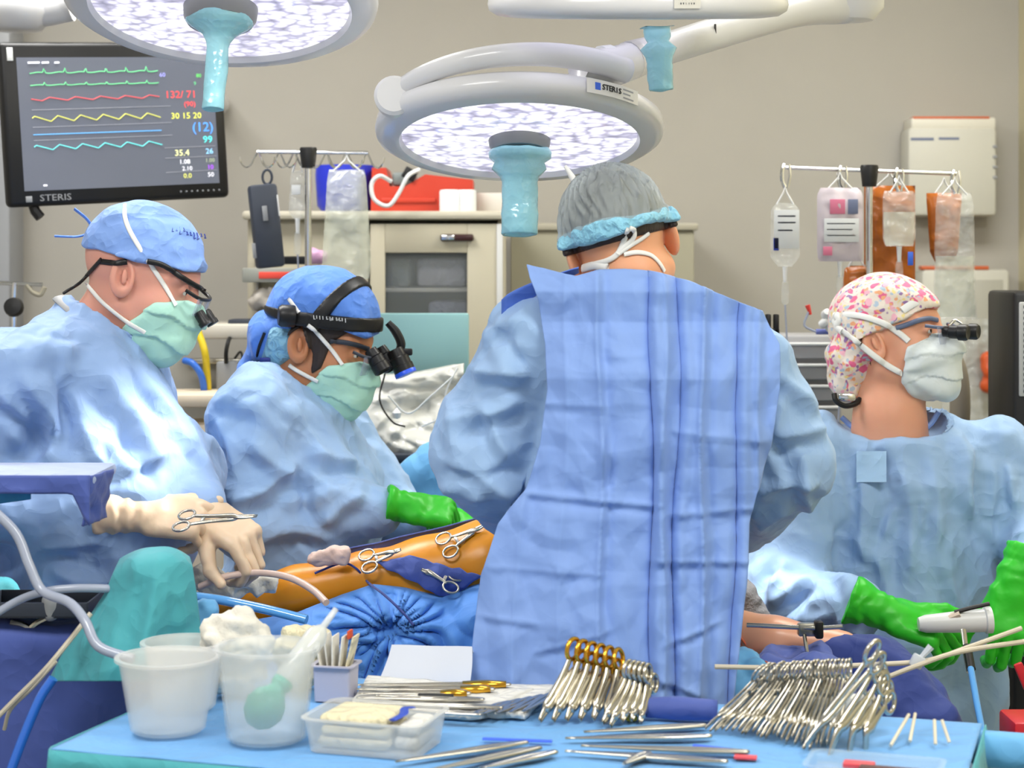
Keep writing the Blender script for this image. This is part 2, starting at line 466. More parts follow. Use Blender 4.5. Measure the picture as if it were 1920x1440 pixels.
class Head:
    def __init__(s, px, py, d, yaw, nod, roll, size=1.):
        s.C = W(px, py, d); s.R = rotz(math.radians(yaw))@roty(math.radians(nod))@rotx(math.radians(roll)); s.s = size
        s.wear = []                     # what covers the head, in local coordinates
    def loc(s, P): return (P-s.C)@s.R/s.s
    def out(s, p): return np.asarray(p, float)@s.R.T*s.s+s.C
    def g(s, geo): return s.out(geo[0]), geo[1]
    def skin(s, P): return head_local(s.loc(P))*s.s
    def all(s, P):
        p = s.loc(P); f = head_local(p)
        for w_ in s.wear: f = np.minimum(f, w_(p))
        return f*s.s
    def shell(s, name, fn, m, parent, lo=(-.16, -.13, -.17), hi=(.17, .13, .2), h=.0034, disp=None, wear=True, sharp=None, rl=1):
        g = relax(nets(fn, lo, hi, h), rl)
        if disp is not None:
            N = vnormals(*g); g = (g[0]+N*disp(g[0])[:, None], g[1])
        if wear: s.wear.append(fn)
        return obj(name, s.g(g), m, parent, sharp=sharp)
    def strap(s, name, pts, m, parent, width=.0042, thick=.0016, off=.0012, f=None, extra0=None, extra1=None, kw=None):
        """a flat tie laid on the head along pixels"""
        f = f or s.all; P = []; N = []
        if extra0 is not None:
            for q in extra0: a, n = q[:3], q[3:]; P.append(s.out(a)); N.append(s.R@np.array(n, float))
        cu = catmull(np.array(pts, float), 6) if len(pts) > 2 else np.array([np.array(pts[0])+(np.array(pts[1])-np.array(pts[0]))*t for t in np.linspace(0, 1, 10)])
        for a in cu:
            p, n = look_ray(f, a[0], a[1], off); P.append(p); N.append(n)
        if extra1 is not None:
            for q in extra1: a, n = q[:3], q[3:]; P.append(s.out(a)); N.append(s.R@np.array(n, float))
        return obj(name, tube(P, 1, 8, flat=(width, thick), ref=np.array(N)), m, parent, sharp=None)
    def tube(s, name, pts, r, m, parent, smooth=6, **k):
        return obj(name, tube(s.out(pts), r, smooth=smooth, **k), m, parent)
    def eyes(s, parent):
        for sy in (1, -1):
            e = obj('eye', s.g(xf(lathe([(.0001, -.0112), (.0056, -.0097), (.0097, -.0056), (.0112, 0), (.0097, .0056), (.0062, .0093)], 16), roty(math.pi/2), (.0755, sy*.032, .009))), M_eyew, parent)
            obj('iris', s.g(xf(lathe([(.0063, .0090), (.005, .0101), (.0001, .0113)], 16), roty(math.pi/2), (.0755, sy*.032, .009))), M_iris, e)
def person_body(H, label, sk, neck, group=None, base=None, h=.0027, drop=.16):
    """head, neck and chest under the gown as one continuous skin"""
    nk0 = H.out((-.028, 0, -.055)); nb, nr = neck
    ch = np.array(nb)+np.array((0, 0, -.13))
    def f(P):
        a = H.skin(P)
        a = smin(a, cone(P, nk0, nb, .056*H.s, nr), .022)
        return smin(a, cone(P, nb, ch, nr, .1), .03)
    pts = np.array([H.out(p) for p in ((.13, .11, .14), (-.14, -.11, -.14), (.13, -.11, -.14), (-.14, .11, .14), (.13, .11, -.14), (-.14, -.11, .14))]+[np.array(nb)+.11, np.array(nb)-.11-np.array((0, 0, .12))])
    g = relax(nets(f, pts.min(0)-.01, pts.max(0)+.01, h), 1)
    o = obj('person', g, sk, None, label=label, cat='person', origin=(base[0], base[1], 0.0), sharp=None, group=group)
    H.bodyf = f
    return o
MASK_POLY = [(.14, -.004), (.088, -.002), (.045, -.022), (.03, -.05), (.004, -.082), (.014, -.116), (.055, -.138), (.11, -.13), (.15, -.07)]
def mask_fn(off=.007, poly=MASK_POLY):
    def f(p):
        q = p.copy()
        a = head_local(p)-off
        a = smin(a, ell(q, (.07, 0, -.06), (.052, .052, .062)), .02)
        pl = poly2(p[:, 0], p[:, 2], poly)
        a = smax(a, pl, .006)
        return smax(a, -(p[:, 0]-.004), .005)
    return f
def pleat(n=3, amp=.0042, z0=-.13, z1=0.0):
    def d(V):
        t = (V[:, 2]-z0)/(z1-z0)*n+perlin(V, 22)*.25
        tri = 1.1-(t-np.floor(t))*1.4
        return amp*(tri-.4)*np.clip((V[:, 0]-.01)/.05, 0, 1)+perlin(V, 45)*.0016+perlin(V, (14, 14, 30), 3)*.003
    return d

# ------------------------------------------------------------------ gowns, hands, lower bodies
def gown(name, parent, f, lo, hi, h, m, segs=(), crum=(7, .007), seed=0., rl=1, label=None):
    g = relax(nets(f, lo, hi, h), rl)
    V, Fc = g; N = vnormals(V, Fc)
    d = 1.7*crum[1]*crumple(V, crum[0], seed)+1.25*folds(V, N, segs)+.0045*crumple(V, 14, seed+3)+.0012*crumple(V, 34, seed+5)
    return obj(name, (V+N*d[:, None], Fc), m, parent, sharp=None, label=label)
def hand(name, parent, wrist, fdir, dorsal, m, side=1, curls=((30, 40, 20),)*4, thumb=((.6, .5, -.3), (.9, .15, -.2)), spread=(4, 1.5, -1.5, -5),
         cuff=.075, cuffr=.043, size=1., h=.0023, cdir=None, seed=1., label=None, cuffbend=None):
    """a gloved hand: palm, four bent fingers of their own, a thumb from the side of the palm, and the cuff"""
    R = frame(fdir, zd=dorsal); wr = np.array(wrist, float)
    def loc(P): 
        q = (P-wr)@R/size; q[:, 1] *= side; return q
    ch = []
    lens = [(.044, .026, .02), (.05, .03, .022), (.046, .028, .021), (.035, .022, .018)]
    for k in range(4):
        y0 = (.031, .011, -.010, -.029)[k]
        p = np.array((.092-(.0, -.003, .001, .008)[k], y0, .0)); a = 0; pts = [p-np.array((.03, .0, 0)), p]
        cu = curls[k % len(curls)]
        for j in range(3):
            a += math.radians(cu[j]); sp = math.radians(spread[k])
            dv = np.array((math.cos(a)*math.cos(sp), math.sin(sp)*max(0, math.cos(a)), -math.sin(a)))
            p = p+dv*lens[k][j]; pts.append(p)
        ch.append((pts, (.0105, .0098, .009, .0085, .0075) if k < 3 else (.0098, .0088, .008, .0075, .0068)))
    tp = [np.array((.022, .022, -.006))]
    for L_, dv in zip((.044, .036, .028), (thumb[0], thumb[0], thumb[1])):
        dv = np.array(dv, float); tp.append(tp[-1]+dv/np.linalg.norm(dv)*L_)
    cd = np.array((-1., 0, 0)) if cdir is None else (R.T@(np.array(cdir, float)/np.linalg.norm(cdir)))*np.array((1, side, 1))
    def f(P):
        q = loc(P)
        a = bx(q, (.05, .0, -.001), (.047, .041, .0145), .014)
        a = smin(a, cone(q, (.02, 0, 0), (-.012, 0, 0), .026, .027), .018)
        a = smin(a, ell(q, (.035, .022, -.012), (.034, .018, .014)), .012)
        for pts, rr in ch:
            fg = None
            for i in range(4):
                c = cone(q, pts[i], pts[i+1], rr[i], rr[i+1]); fg = c if fg is None else np.minimum(fg, c)
            a = smin(a, fg, .0045)
        t = None
        for i, (ra, rb) in enumerate(((.017, .0125), (.0125, .0108), (.0108, .0085))):
            c = cone(q, tp[i], tp[i+1], ra, rb); t = c if t is None else smin(t, c, .004)
        a = smin(a, t, .009)
        if cuff > 0:
            a = smin(a, cone(q, (-.012, 0, 0), cd*(cuff+.012)/size, .03, cuffr/size), .012)
            a = smax(a, q@cd-(cuff+.004)/size, .004)
        return a*size
    c = [R@((np.array(x)*np.array((1, side, 1)))*size)+wr for pts, _ in ch for x in pts]+[R@(x*np.array((1, side, 1))*size)+wr for x in tp]
    c += [wr, R@(cd*np.array((1, side, 1))*(cuff+.012))+wr]
    c = np.array(c); pad = .05*size
    g = relax(nets(f, c.min(0)-pad, c.max(0)+pad, h), 1)
    V, Fc = g; N = vnormals(V, Fc); q = loc(V)
    wz = np.clip((.03-q[:, 0])/.05, 0, 1)
    d = .0014*np.sin(q[:, 0]*230+perlin(V, 30)*4)*wz+.0009*perlin(V, 55, seed)+.0007*crumple(V, 40, seed)
    return obj(name, (V+N*d[:, None], Fc), m, parent, sharp=None, label=label), R, wr
def legs(parent, x, y, face, top=.95):
    """scrub trousers and shoes under the gown"""
    R = rotz(face)
    def f(P):
        q = (P-np.array((x, y, 0)))@R; q[:, 1] = np.abs(q[:, 1])
        a = smin(cone(q, (0, .09, top), (.0, .095, .5), .1, .072), cone(q, (0, .095, .5), (-.01, .1, .1), .072, .06), .03)
        return a
    g = relax(nets(f, (x-.25, y-.25, .03), (x+.25, y+.25, top+.12), .016), 1)
    obj('scrub_trousers', g, M_dnavy, parent, sharp=None)
    for s_ in (1, -1):
        g = nets(lambda p: smax(smin(ell(p, (.05, s_*.1, .035), (.13, .045, .05)), ell(p, (-.02, s_*.1, .07), (.05, .04, .05)), .03), -p[:, 2]+.001, .005), (-.14, s_*.1-.08, -.02), (.22, s_*.1+.08, .16), .012)
        obj('shoe', xf(relax(g, 1), R, (x, y, 0)), M_grey, parent, sharp=None)

# ================================================================== PERSON A: at the head of the table, skull cap and magnifying glasses
def W3(px, py, d): return W(px, py, d)
dA = 3.4
SK_A = skin('skin_rosy', (222, 160, 142))
HA = Head(268, 525, dA, -2, 20, 0, 1.06)
A = person_body(HA, 'person in blue gown, blue skull cap and mint mask, bending below the wall monitor', SK_A, (W(180, 652, dA), .07), base=(W(160, 1000, dA)[0], dA))
HA.eyes(A)
capA_plane = lambda p: -(p[:, 2]-(.034+.12*p[:, 0]+.0*p[:, 1]))
HA.shell('surgical_cap', lambda p: smax(head_local(p)-.0085, capA_plane(p), .004), M_capA, A,
         disp=lambda V: .0022*crumple(V, (16, 16, 26), 2.)+.0015*np.sin(V[:, 2]*150)*np.clip((V[:, 0]-.03)/.06, 0, 1)*np.clip(1-np.abs(V[:, 2]-.06)/.03, 0, 1))
HA.shell('face_mask', mask_fn(), M_mint, A, disp=pleat())
for pts, r in ((((-.108, -.005, .052), (-.125, -.01, .066), (-.15, -.012, .075)), .005), (((-.108, -.006, .048), (-.13, -.012, .032), (-.165, -.016, .02)), .0045)):
    HA.tube('cap_tie', pts, r, M_capB, A, flat=(1.3, .5))
HA.strap('mask_tie', [(330, 572), (308, 535), (286, 502), (262, 465), (242, 430), (234, 405), (234, 382)], M_tie, A, extra0=None)
HA.strap('mask_tie', [(272, 624), (235, 602), (195, 570), (172, 545), (160, 530)], M_tie, A, f=lambda P: np.minimum(HA.bodyf(P), HA.all(P)))
gl = HA.strap('glasses_temple', [(186, 490), (215, 493), (238, 491)], M_black, A, .0052, .002, .001)
HA.strap('glasses_temple', [(276, 490), (305, 497), (335, 516), (362, 533), (386, 545)], M_black, A, .005, .0025, .004)
HA.strap('glasses_cord', [(190, 486), (170, 508), (150, 530), (120, 549)], M_black, A, .004, .003, .002, f=lambda P: np.minimum(HA.bodyf(P), HA.all(P)))
lp = HA.tube('loupe_frame', [(.088, -.062, .014), (.108, -.05, .008), (.116, -.02, .006), (.116, .02, .006), (.108, .05, .008), (.088, .062, .014)], .0035, M_black, A)
for sy in (-1, 1):
    for sgn in (1,):
        obj('spectacle_lens', HA.g(xf(rbox(.003, .042, .03, .001), None, (.112, sy*.034, -.008))), mat('spectacle_glass', (170, 180, 205), .05, alpha=.35, spec=.8), lp)
    obj('loupe_barrel', HA.g(xf(lathe([(.008, 0), (.0095, .004), (.0095, .018), (.011, .02), (.011, .027), (.0001, .027)], 18), roty(math.radians(128)), (.114, sy*.03, -.016))), M_black, lp)
# stitched writing on the cap front: little dark blue strokes
st = []
rs = np.random.RandomState(3)
for (x0, x1, y0) in ((322, 346, 424), (350, 388, 434)):
    x = x0
    while x < x1:
        hh = rs.uniform(6, 15)
        P = [look_ray(HA.all, x+dx, y0+.35*(x-x0)*.4+dy, .0008)[0] for dx, dy in ((0, 0), (1.5, hh*.5), (0.5, hh), (3.5, hh*.9))]
        st.append(tube(P, .0011, 5)); x += rs.uniform(5.5, 8)
obj('stitched_writing', join(*st), mat('navy_thread', (38, 62, 150), .6), A)
def trunkA(P):
    Q = P.copy(); Q[:, 1] = dA+(Q[:, 1]-dA)/1.35
    a = smin(cone(Q, W(180, 735, dA), W(215, 900, dA), .135, .162), cone(Q, W(215, 900, dA), W(140, 1200, dA), .162, .165), .04)
    nk = cone(P, W(172, 640, dA), W(40, 700, dA-.15), .085, .085)
    a = smin(a, nk, .06)
    a = smin(a, cone(P, W(185, 650, dA), W(190, 705, dA+.18), .08, .08), .05)
    arm = smin(cone(P, W(45, 690, dA-.15), W(-70, 940, dA-.14), .092, .086), cone(P, W(-70, 940, dA-.14), W(180, 963, dA-.19), .086, .042), .04)
    a = smin(a, arm, .035)
    far = smin(cone(P, W(210, 720, dA+.17), W(345, 885, dA+.07), .088, .07), cone(P, W(345, 885, dA+.07), W(376, 945, dA-.10), .07, .042), .03)
    a = smin(a, far, .03)
    return smax(a, -cone(P, W(172, 665, dA), W(232, 540, dA), .078, .078), .012)
segA = [(165, 560, 45, 690, 12, .006), (48, 690, 112, 840, 16, .014), (100, 690, 130, 860, 14, -.010), (112, 840, 20, 900, 18, .012), (205, 700, 320, 890, 22, .010),
        (240, 690, 330, 800, 12, -.007), (120, 720, 210, 900, 18, .009), (280, 690, 345, 850, 12, .008), (60, 620, 150, 640, 14, -.005), (10, 720, 60, 800, 16, .012),
        (350, 800, 385, 900, 10, .008), (215, 900, 330, 830, 14, .009), (0, 760, 70, 830, 14, -.01), (130, 880, 200, 920, 14, .008), (230, 800, 290, 920, 14, -.008),
        (60, 1010, 200, 1030, 16, .012), (90, 1040, 210, 1075, 14, -.01)]
gown('surgical_gown', A, trunkA, W(-190, 1330, 3.2)-np.array((0, .1, .0)), W(500, 520, 3.8)+np.array((0, .03, 0)), .0056, M_gown, segA, ((5, 5, 4), .010), 1.)
obj('undershirt_collar', tube([W(118, 560, dA-.03), W(150, 590, dA-.066), W(185, 625, dA-.078), W(230, 655, dA-.06)], .016, 10, smooth=6, flat=(1.4, .5)), M_grey, A)
hand('glove', A, W(268, 964, dA-.19), (.97, .10, -.10), (-.1, -.72, .68), M_latex, 1, ((38, 50, 30), (50, 60, 35), (60, 62, 35), (66, 62, 35)), spread=(3, 1, -1, -3),
     thumb=((.88, .42, -.1), (.98, -.02, -.2)), cuff=.075, cuffr=.05, size=1.02, label='cream latex glove with rolled cuff')
hand('glove', A, W(380, 958, dA-.12), (.80, -.42, -.42), (.32, -.42, .85), M_latex, -1, ((35, 70, 45), (45, 75, 45), (50, 75, 45), (55, 75, 45)), spread=(2, 1, -1, -2),
     thumb=((.75, .5, -.4), (.95, .05, -.35)), cuff=.012, cuffr=.036, size=1.12, seed=4.)
legs(A, W(160, 1000, dA)[0], dA, 0)

# ================================================================== PERSON B: bent over the field, head torch and green gloves
dB = 3.75
SK_B = skin('skin_tan', (196, 134, 96))
HB = Head(606, 648, dB, -17, 16, 0, 1.05)
B = person_body(HB, 'person in blue gown and green gloves wearing a black headlamp band over a blue cap', SK_B, (W(545, 735, dB), .062), base=(W(560, 1000, dB)[0], dB))
HB.eyes(B)
HB.shell('hair', lambda p: smax(head_local(p)-.004, -poly2(p[:, 0], p[:, 2], [(-.2, .2), (.12, .2), (.12, .06), (.07, .055), (.04, .02), (.036, -.03), (.018, -.048), (.012, -.01), (-.02, .036), (-.045, .0), (-.05, -.05), (-.2, -.06)])*-1, .002), M_hair, B)
def capB(p):
    f = smin(head_local(p)-.010, ell(p, (-.018, 0, .072), (.105, .086, .078)), .03)
    return smax(f, -(p[:, 2]-(.042+.05*p[:, 0]-.0*p[:, 1])), .004)
HB.shell('surgical_cap', capB, M_capB, B, disp=lambda V: .004*crumple(V, 11, 5.))
# the cap's loose bag hanging over the nape
def bagB(p):
    f = smin(ell(p, (-.098, 0, -.02), (.03, .07, .05)), cone(p, (-.10, 0, -.03), (-.122, 0, -.085), .05, .036), .03)
    f = smin(f, cone(p, (-.06, -.05, .03), (-.1, -.03, .0), .03, .035), .03)
    return f
HB.shell('cap_bag', bagB, M_capB, B, lo=(-.2, -.12, -.16), hi=(-.0, .12, .12), disp=lambda V: .004*crumple(V, 16, 7.))
HB.shell('hair_net', lambda p: smax(cone(p, (-.055, -.045, .0), (-.075, -.035, -.06), .042, .03), -(p[:, 0]+.12), .01), fabric('net_pale_blue', (142, 196, 222), bscale=40, bump=.8), B, lo=(-.15, -.13, -.13), hi=(.02, .05, .09))
HB.shell('face_mask', mask_fn(), M_mint, B, disp=pleat(3, .003))
allB = lambda P: np.minimum(HB.bodyf(P), HB.all(P))
# head torch: band, top strap, knob, lamp
def slab(n, d, w_, f, off):
    n = np.array(n, float); n /= np.linalg.norm(n)
    return lambda p: smax(f(p)-off, np.abs(p@n-d)-w_, .002)
band = HB.shell('headlamp_band', slab((-.17, 0, 1), .052, .0135, capB, .005), M_black, B, h=.003)
HB.shell('top_strap', slab((.92, 0, -.36), -.012, .0125, capB, .0055), M_black, B, h=.003)
k0 = look_ray(HB.all, 541, 593, 0)[0]
obj('band_knob', xf(lathe([(.001, 0), (.021, 0), (.022, .004), (.022, .026), (.018, .032), (.001, .032)], 20), frame((-1, -.25, .05), zd=(0, 0, 1))[:, [1, 2, 0]], k0+np.array((.012, .0, 0))), M_black, B)
rs = np.random.RandomState(8); st = []; x = 588
while x < 652:
    hh = rs.uniform(5, 8); y0 = 591+.1*(x-588)
    P = [look_ray(HB.all, x+dx, y0+dy, .0006)[0] for dx, dy in ((0, 0), (0.6, hh), (3.5, hh-.5), (3.2, hh*.4))][:rs.randint(2, 5)]
    st.append(tube(P, .0009, 5)); x += rs.uniform(5, 7)
obj('band_lettering', join(*st), M_white, band)
HB.strap('mask_tie', [(642, 684), (625, 660), (608, 640), (590, 620), (577, 610)], M_tie, B, off=.002)
HB.strap('mask_tie', [(541, 560), (552, 575), (560, 586)], M_tie, B, off=.002)
HB.strap('mask_tie', [(596, 716), (575, 705), (555, 694), (542, 685)], M_tie, B, off=.003, f=allB)
HB.strap('black_cord', [(496, 624), (486, 650), (482, 672), (490, 690)], M_black, B, .003, .002, f=allB)
obj('cord_toggle', xf(rbox(.022, .01, .014, .003), None, look_ray(allB, 497, 677, .004)[0]), mat('toggle_blue', (40, 60, 150), .4), B)
HB.strap('glasses_temple', [(618, 640), (645, 642), (672, 648), (692, 655)], M_dark, B, .005, .002, .002)
fr = HB.tube('loupe_frame', [(.086, -.064, .016), (.104, -.052, .012), (.114, -.02, .01), (.114, .02, .01), (.104, .052, .012), (.086, .064, .016)], .0035, M_dark, B)
def barrel(px, py, d, dirv, L, r, m, parent, cap=None):
    zd = np.array(dirv, float); zd /= np.linalg.norm(zd); xd = np.cross((0, 1., 0), zd); R = frame(xd, zd=zd)
    p = W(px, py, d)
    o = obj('loupe_barrel', xf(lathe([(.001, 0), (r*.75, 0), (r*.85, L*.25), (r*.85, L*.3), (r, L*.35), (r, L*.62), (r*1.08, L*.64), (r*1.08, L*.95), (r*.9, L), (r*.85, L*.93), (.001, L*.93)], 22), R, p), m, parent)
    return o, R, p
for sy, (px, py) in ((-1, (694, 656)), (1, (712, 652))):
    obj('spectacle_lens', HB.g(xf(rbox(.003, .046, .036, .001), None, (.109, sy*.034, -.006))), MATS['spectacle_glass'], fr)
    barrel(px, py, dB+sy*.034-.02, (.50, -.12, -.80), .052, .0165, M_black, fr)
lamp_arm = obj('lamp_arm', tube([W(727, 605, dB), W(742, 622, dB), W(752, 645, dB), W(746, 664, dB)], [.007, .009, .009, .008], 8, smooth=5), M_black, B)
o, R_, p_ = barrel(741, 655, dB-.005, (.38, -.1, -.85), .055, .02, M_black, B)
o.name = 'headlamp'; ORG[o.name] = ORG[B.name]
obj('lens_ring', xf(lathe([(.021, .047), (.0225, .049), (.0225, .056), (.017, .057), (.001, .055)], 22), R_, p_), mat('ring_blue', (48, 96, 240), .3), o)
obj('lamp_knob', xf(rbox(.02, .016, .014, .003), None, W(764, 660, dB)), M_black, o)
def trunkB(P):
    Q = P.copy(); Q[:, 1] = dB+(Q[:, 1]-dB)/1.35
    a = smin(cone(Q, W(560, 820, dB), W(585, 930, dB), .12, .135), cone(Q, W(585, 930, dB), W(545, 1200, dB), .135, .17), .04)
    a = smin(a, cone(P, W(505, 765, dB), W(480, 800, dB-.14), .085, .08), .05)
    a = smin(a, cone(P, W(530, 770, dB), W(560, 800, dB+.16), .085, .08), .05)
    arm = smin(cone(P, W(472, 800, dB-.14), W(478, 962, dB-.14), .088, .082), cone(P, W(478, 962, dB-.14), W(700, 962, dB-.12), .085, .05), .03)
    a = smin(a, arm, .028)
    arm2 = smin(cone(P, W(640, 810, dB+.17), W(730, 960, dB+.14), .08, .07), cone(P, W(730, 960, dB+.14), W(835, 975, dB+.02), .065, .04), .03)
    a = smin(a, arm2, .03)
    return smax(a, -cone(P, W(535, 755, dB), W(590, 650, dB), .072, .072), .012)
segB = [(430, 950, 572, 868, 16, .016), (572, 868, 596, 965, 12, .012), (596, 880, 700, 900, 14, -.008), (468, 820, 556, 905, 16, .012), (540, 745, 640, 890, 18, .008), (640, 770, 690, 900, 14, -.006),
        (400, 760, 440, 900, 14, .009), (620, 900, 600, 985, 14, .01), (590, 985, 690, 930, 14, .012), (560, 930, 650, 900, 12, -.008), (470, 1005, 640, 1000, 14, .01), (560, 1010, 600, 1050, 10, -.006), (600, 1020, 690, 1040, 12, .008),
        (560, 860, 690, 860, 12, .008), (500, 720, 560, 790, 12, .005)]
gown('surgical_gown', B, trunkB, W(330, 1250, dB-.3)-np.array((0, .05, 0)), W(900, 690, dB+.35), .0056, M_gown2, segB, ((6, 6, 5), .008), 2.)
hand('glove', B, W(757, 950, dB-.14), (.96, .1, -.15), (-.1, -.55, .82), M_green, 1, ((65, 70, 40), (70, 75, 40), (72, 75, 40), (75, 75, 40)),
     thumb=((.85, .1, -.42), (.7, -.35, -.6)), cuff=.03, cuffr=.046, size=.98, seed=2.)
hand('glove', B, W(838, 972, dB+.02), (.95, -.2, -.2), (0, -.3, .95), M_green, -1, ((15, 20, 10), (15, 25, 15), (20, 25, 15), (25, 30, 15)),
     thumb=((.8, .5, -.3), (.95, .1, -.3)), cuff=.03, cuffr=.038, size=.95, seed=3.)
legs(B, W(560, 1000, dB)[0], dB, -math.pi/2)

# ================================================================== PERSON C: standing with the back to the viewer
dC = 3.1
SK_C = skin('skin_peach', (232, 168, 130))
HC = Head(1163, 470, dC, 92, 20, -16, 1.03)
C = person_body(HC, 'person seen from behind in periwinkle-backed gown and sheer bouffant cap', SK_C, (W(1172, 555, dC), .066), base=(W(1170, 1000, dC)[0], dC))
HC.shell('hair', lambda p: smax(head_local(p)-.004, -(p[:, 2]-(.014+.32*p[:, 0])), .003), M_hair, C, wear=False)
def capC(p):
    f = smin(head_local(p)-.010, ell(p, (-.016, 0, .034), (.106, .080, .098)), .02)
    return smax(f, -(p[:, 2]-(.036+.30*p[:, 0])), .004)
M_net = mat('bouffant_net', (196, 206, 208), .45, alpha=.5, bump=.9, bscale=26, stretch=(1, 1, .12), ridged=True, bdist=.01, vary=.25)
HC.shell('bouffant_cap', capC, M_net, C, disp=lambda V: .0035*np.sin(np.arctan2(V[:, 1], V[:, 0]+.02)*34+perlin(V, 18)*5)*np.clip((V[:, 2]-.02)/.05, 0, 1)+.002*perlin(V, 30))
def bandC(p):
    d = p[:, 2]-(.036+.30*p[:, 0])
    return smax(smin(head_local(p)-.011, ell(p, (-.016, 0, .034), (.109, .081, .098)), .02), np.abs(d-.001)-.013-.004*np.sin(p[:, 1]*38), .006)
HC.shell('elastic_band', bandC, fabric('band_cyan', (146, 208, 234), bscale=50, bump=.6), C, disp=lambda V: .0012*crumple(V, 36, 2.)+.0018*perlin(V, 50))
HC.tube('cap_tip', [(.0, .035, .138), (-.002, .042, .165)], [.006, .003], M_tie, C, smooth=0)
allC = lambda P: np.minimum(HC.bodyf(P), HC.all(P))
HC.strap('mask_tie', [(1112, 496), (1138, 489), (1156, 478), (1166, 462), (1174, 440), (1180, 428)], M_tie, C, .0048, .002, .002, f=allC)
HC.strap('mask_tie', [(1180, 428), (1189, 432), (1188, 446), (1172, 462), (1158, 476)], M_tie, C, .0042, .002, .003, f=allC)
HC.strap('mask_tie', [(1217, 438), (1200, 450), (1180, 462), (1160, 476)], M_tie, C, .0035, .002, .003, f=allC)
HC.strap('mask_tie', [(1170, 477), (1195, 473), (1220, 478), (1236, 492), (1246, 508)], M_tie, C, .004, .002, .002, f=allC)
HC.strap('mask_tie', [(1092, 503), (1115, 498), (1140, 503)], M_tie, C, .007, .003, .002, f=allC)
HC.shell('face_mask', mask_fn(), M_mint, C, disp=pleat(), wear=False)
def secC(z):
    py = HZ-(z-EYE)*F/dC
    ys = [520, 545, 570, 620, 700, 800, 900, 1000, 1100, 1200, 1330, 1800]
    xl = np.interp(py, ys, [1110, 1060, 1020, 1000, 1000, 1010, 985, 960, 935, 915, 905, 890]); xr = np.interp(py, ys, [1235, 1300, 1350, 1410, 1435, 1420, 1395, 1370, 1360, 1350, 1335, 1330])
    ry = np.interp(py, ys, [.06, .075, .09, .115, .14, .14, .135, .135, .135, .135, .135, .135])
    return (xl-960)*dC/F, (xr-960)*dC/F, ry
ZTOP = W(0, 525, dC)[2]
def trunkC(P):
    x0, x1, ry = secC(P[:, 2]); cx = (x0+x1)/2; rx = (x1-x0)/2
    u, v = (P[:, 0]-cx)/rx, (P[:, 1]-dC)/ry
    l = np.sqrt(u*u+v*v)+1e-9; a = (l-1)*np.minimum(rx, ry)*.9
    a = smax(a, P[:, 2]-ZTOP, .03)
    la = smin(cone(P, W(1000, 642, dC), W(902, 850, dC+.03), .086, .086), cone(P, W(902, 850, dC+.03), W(968, 955, dC+.21), .086, .052), .04)
    ra = smin(cone(P, W(1392, 688, dC), W(1474, 868, dC+.03), .080, .073), cone(P, W(1474, 868, dC+.03), W(1405, 982, dC+.19), .076, .052), .04)
    a = smin(a, la, .025); a = smin(a, ra, .025)
    return smax(a, -cone(P, W(1172, 540, dC), W(1172, 440, dC), .074, .074), .012)
segC = [(868, 708, 1000, 690, 16, .014), (880, 640, 985, 590, 14, .008), (905, 600, 1000, 700, 16, -.010), (830, 800, 985, 745, 16, .012), (900, 760, 960, 860, 14, .010), (825, 890, 990, 880, 14, -.010), (840, 860, 960, 930, 14, .012), (870, 930, 990, 900, 12, .01),
        (1450, 690, 1520, 790, 12, .008), (1440, 830, 1545, 800, 14, .014), (1450, 800, 1470, 900, 12, -.008), (1420, 930, 1540, 900, 14, .012), (1490, 830, 1530, 980, 12, .010), (1420, 980, 1490, 960, 10, .008), (1480, 720, 1440, 830, 12, .008)]
gown('surgical_gown', C, trunkC, W(780, 1800, 2.95)-np.array((0, .05, -.12)), W(1570, 500, 3.5), .0058, M_gown2, segC, ((7, 7, 6), .008), 3.)
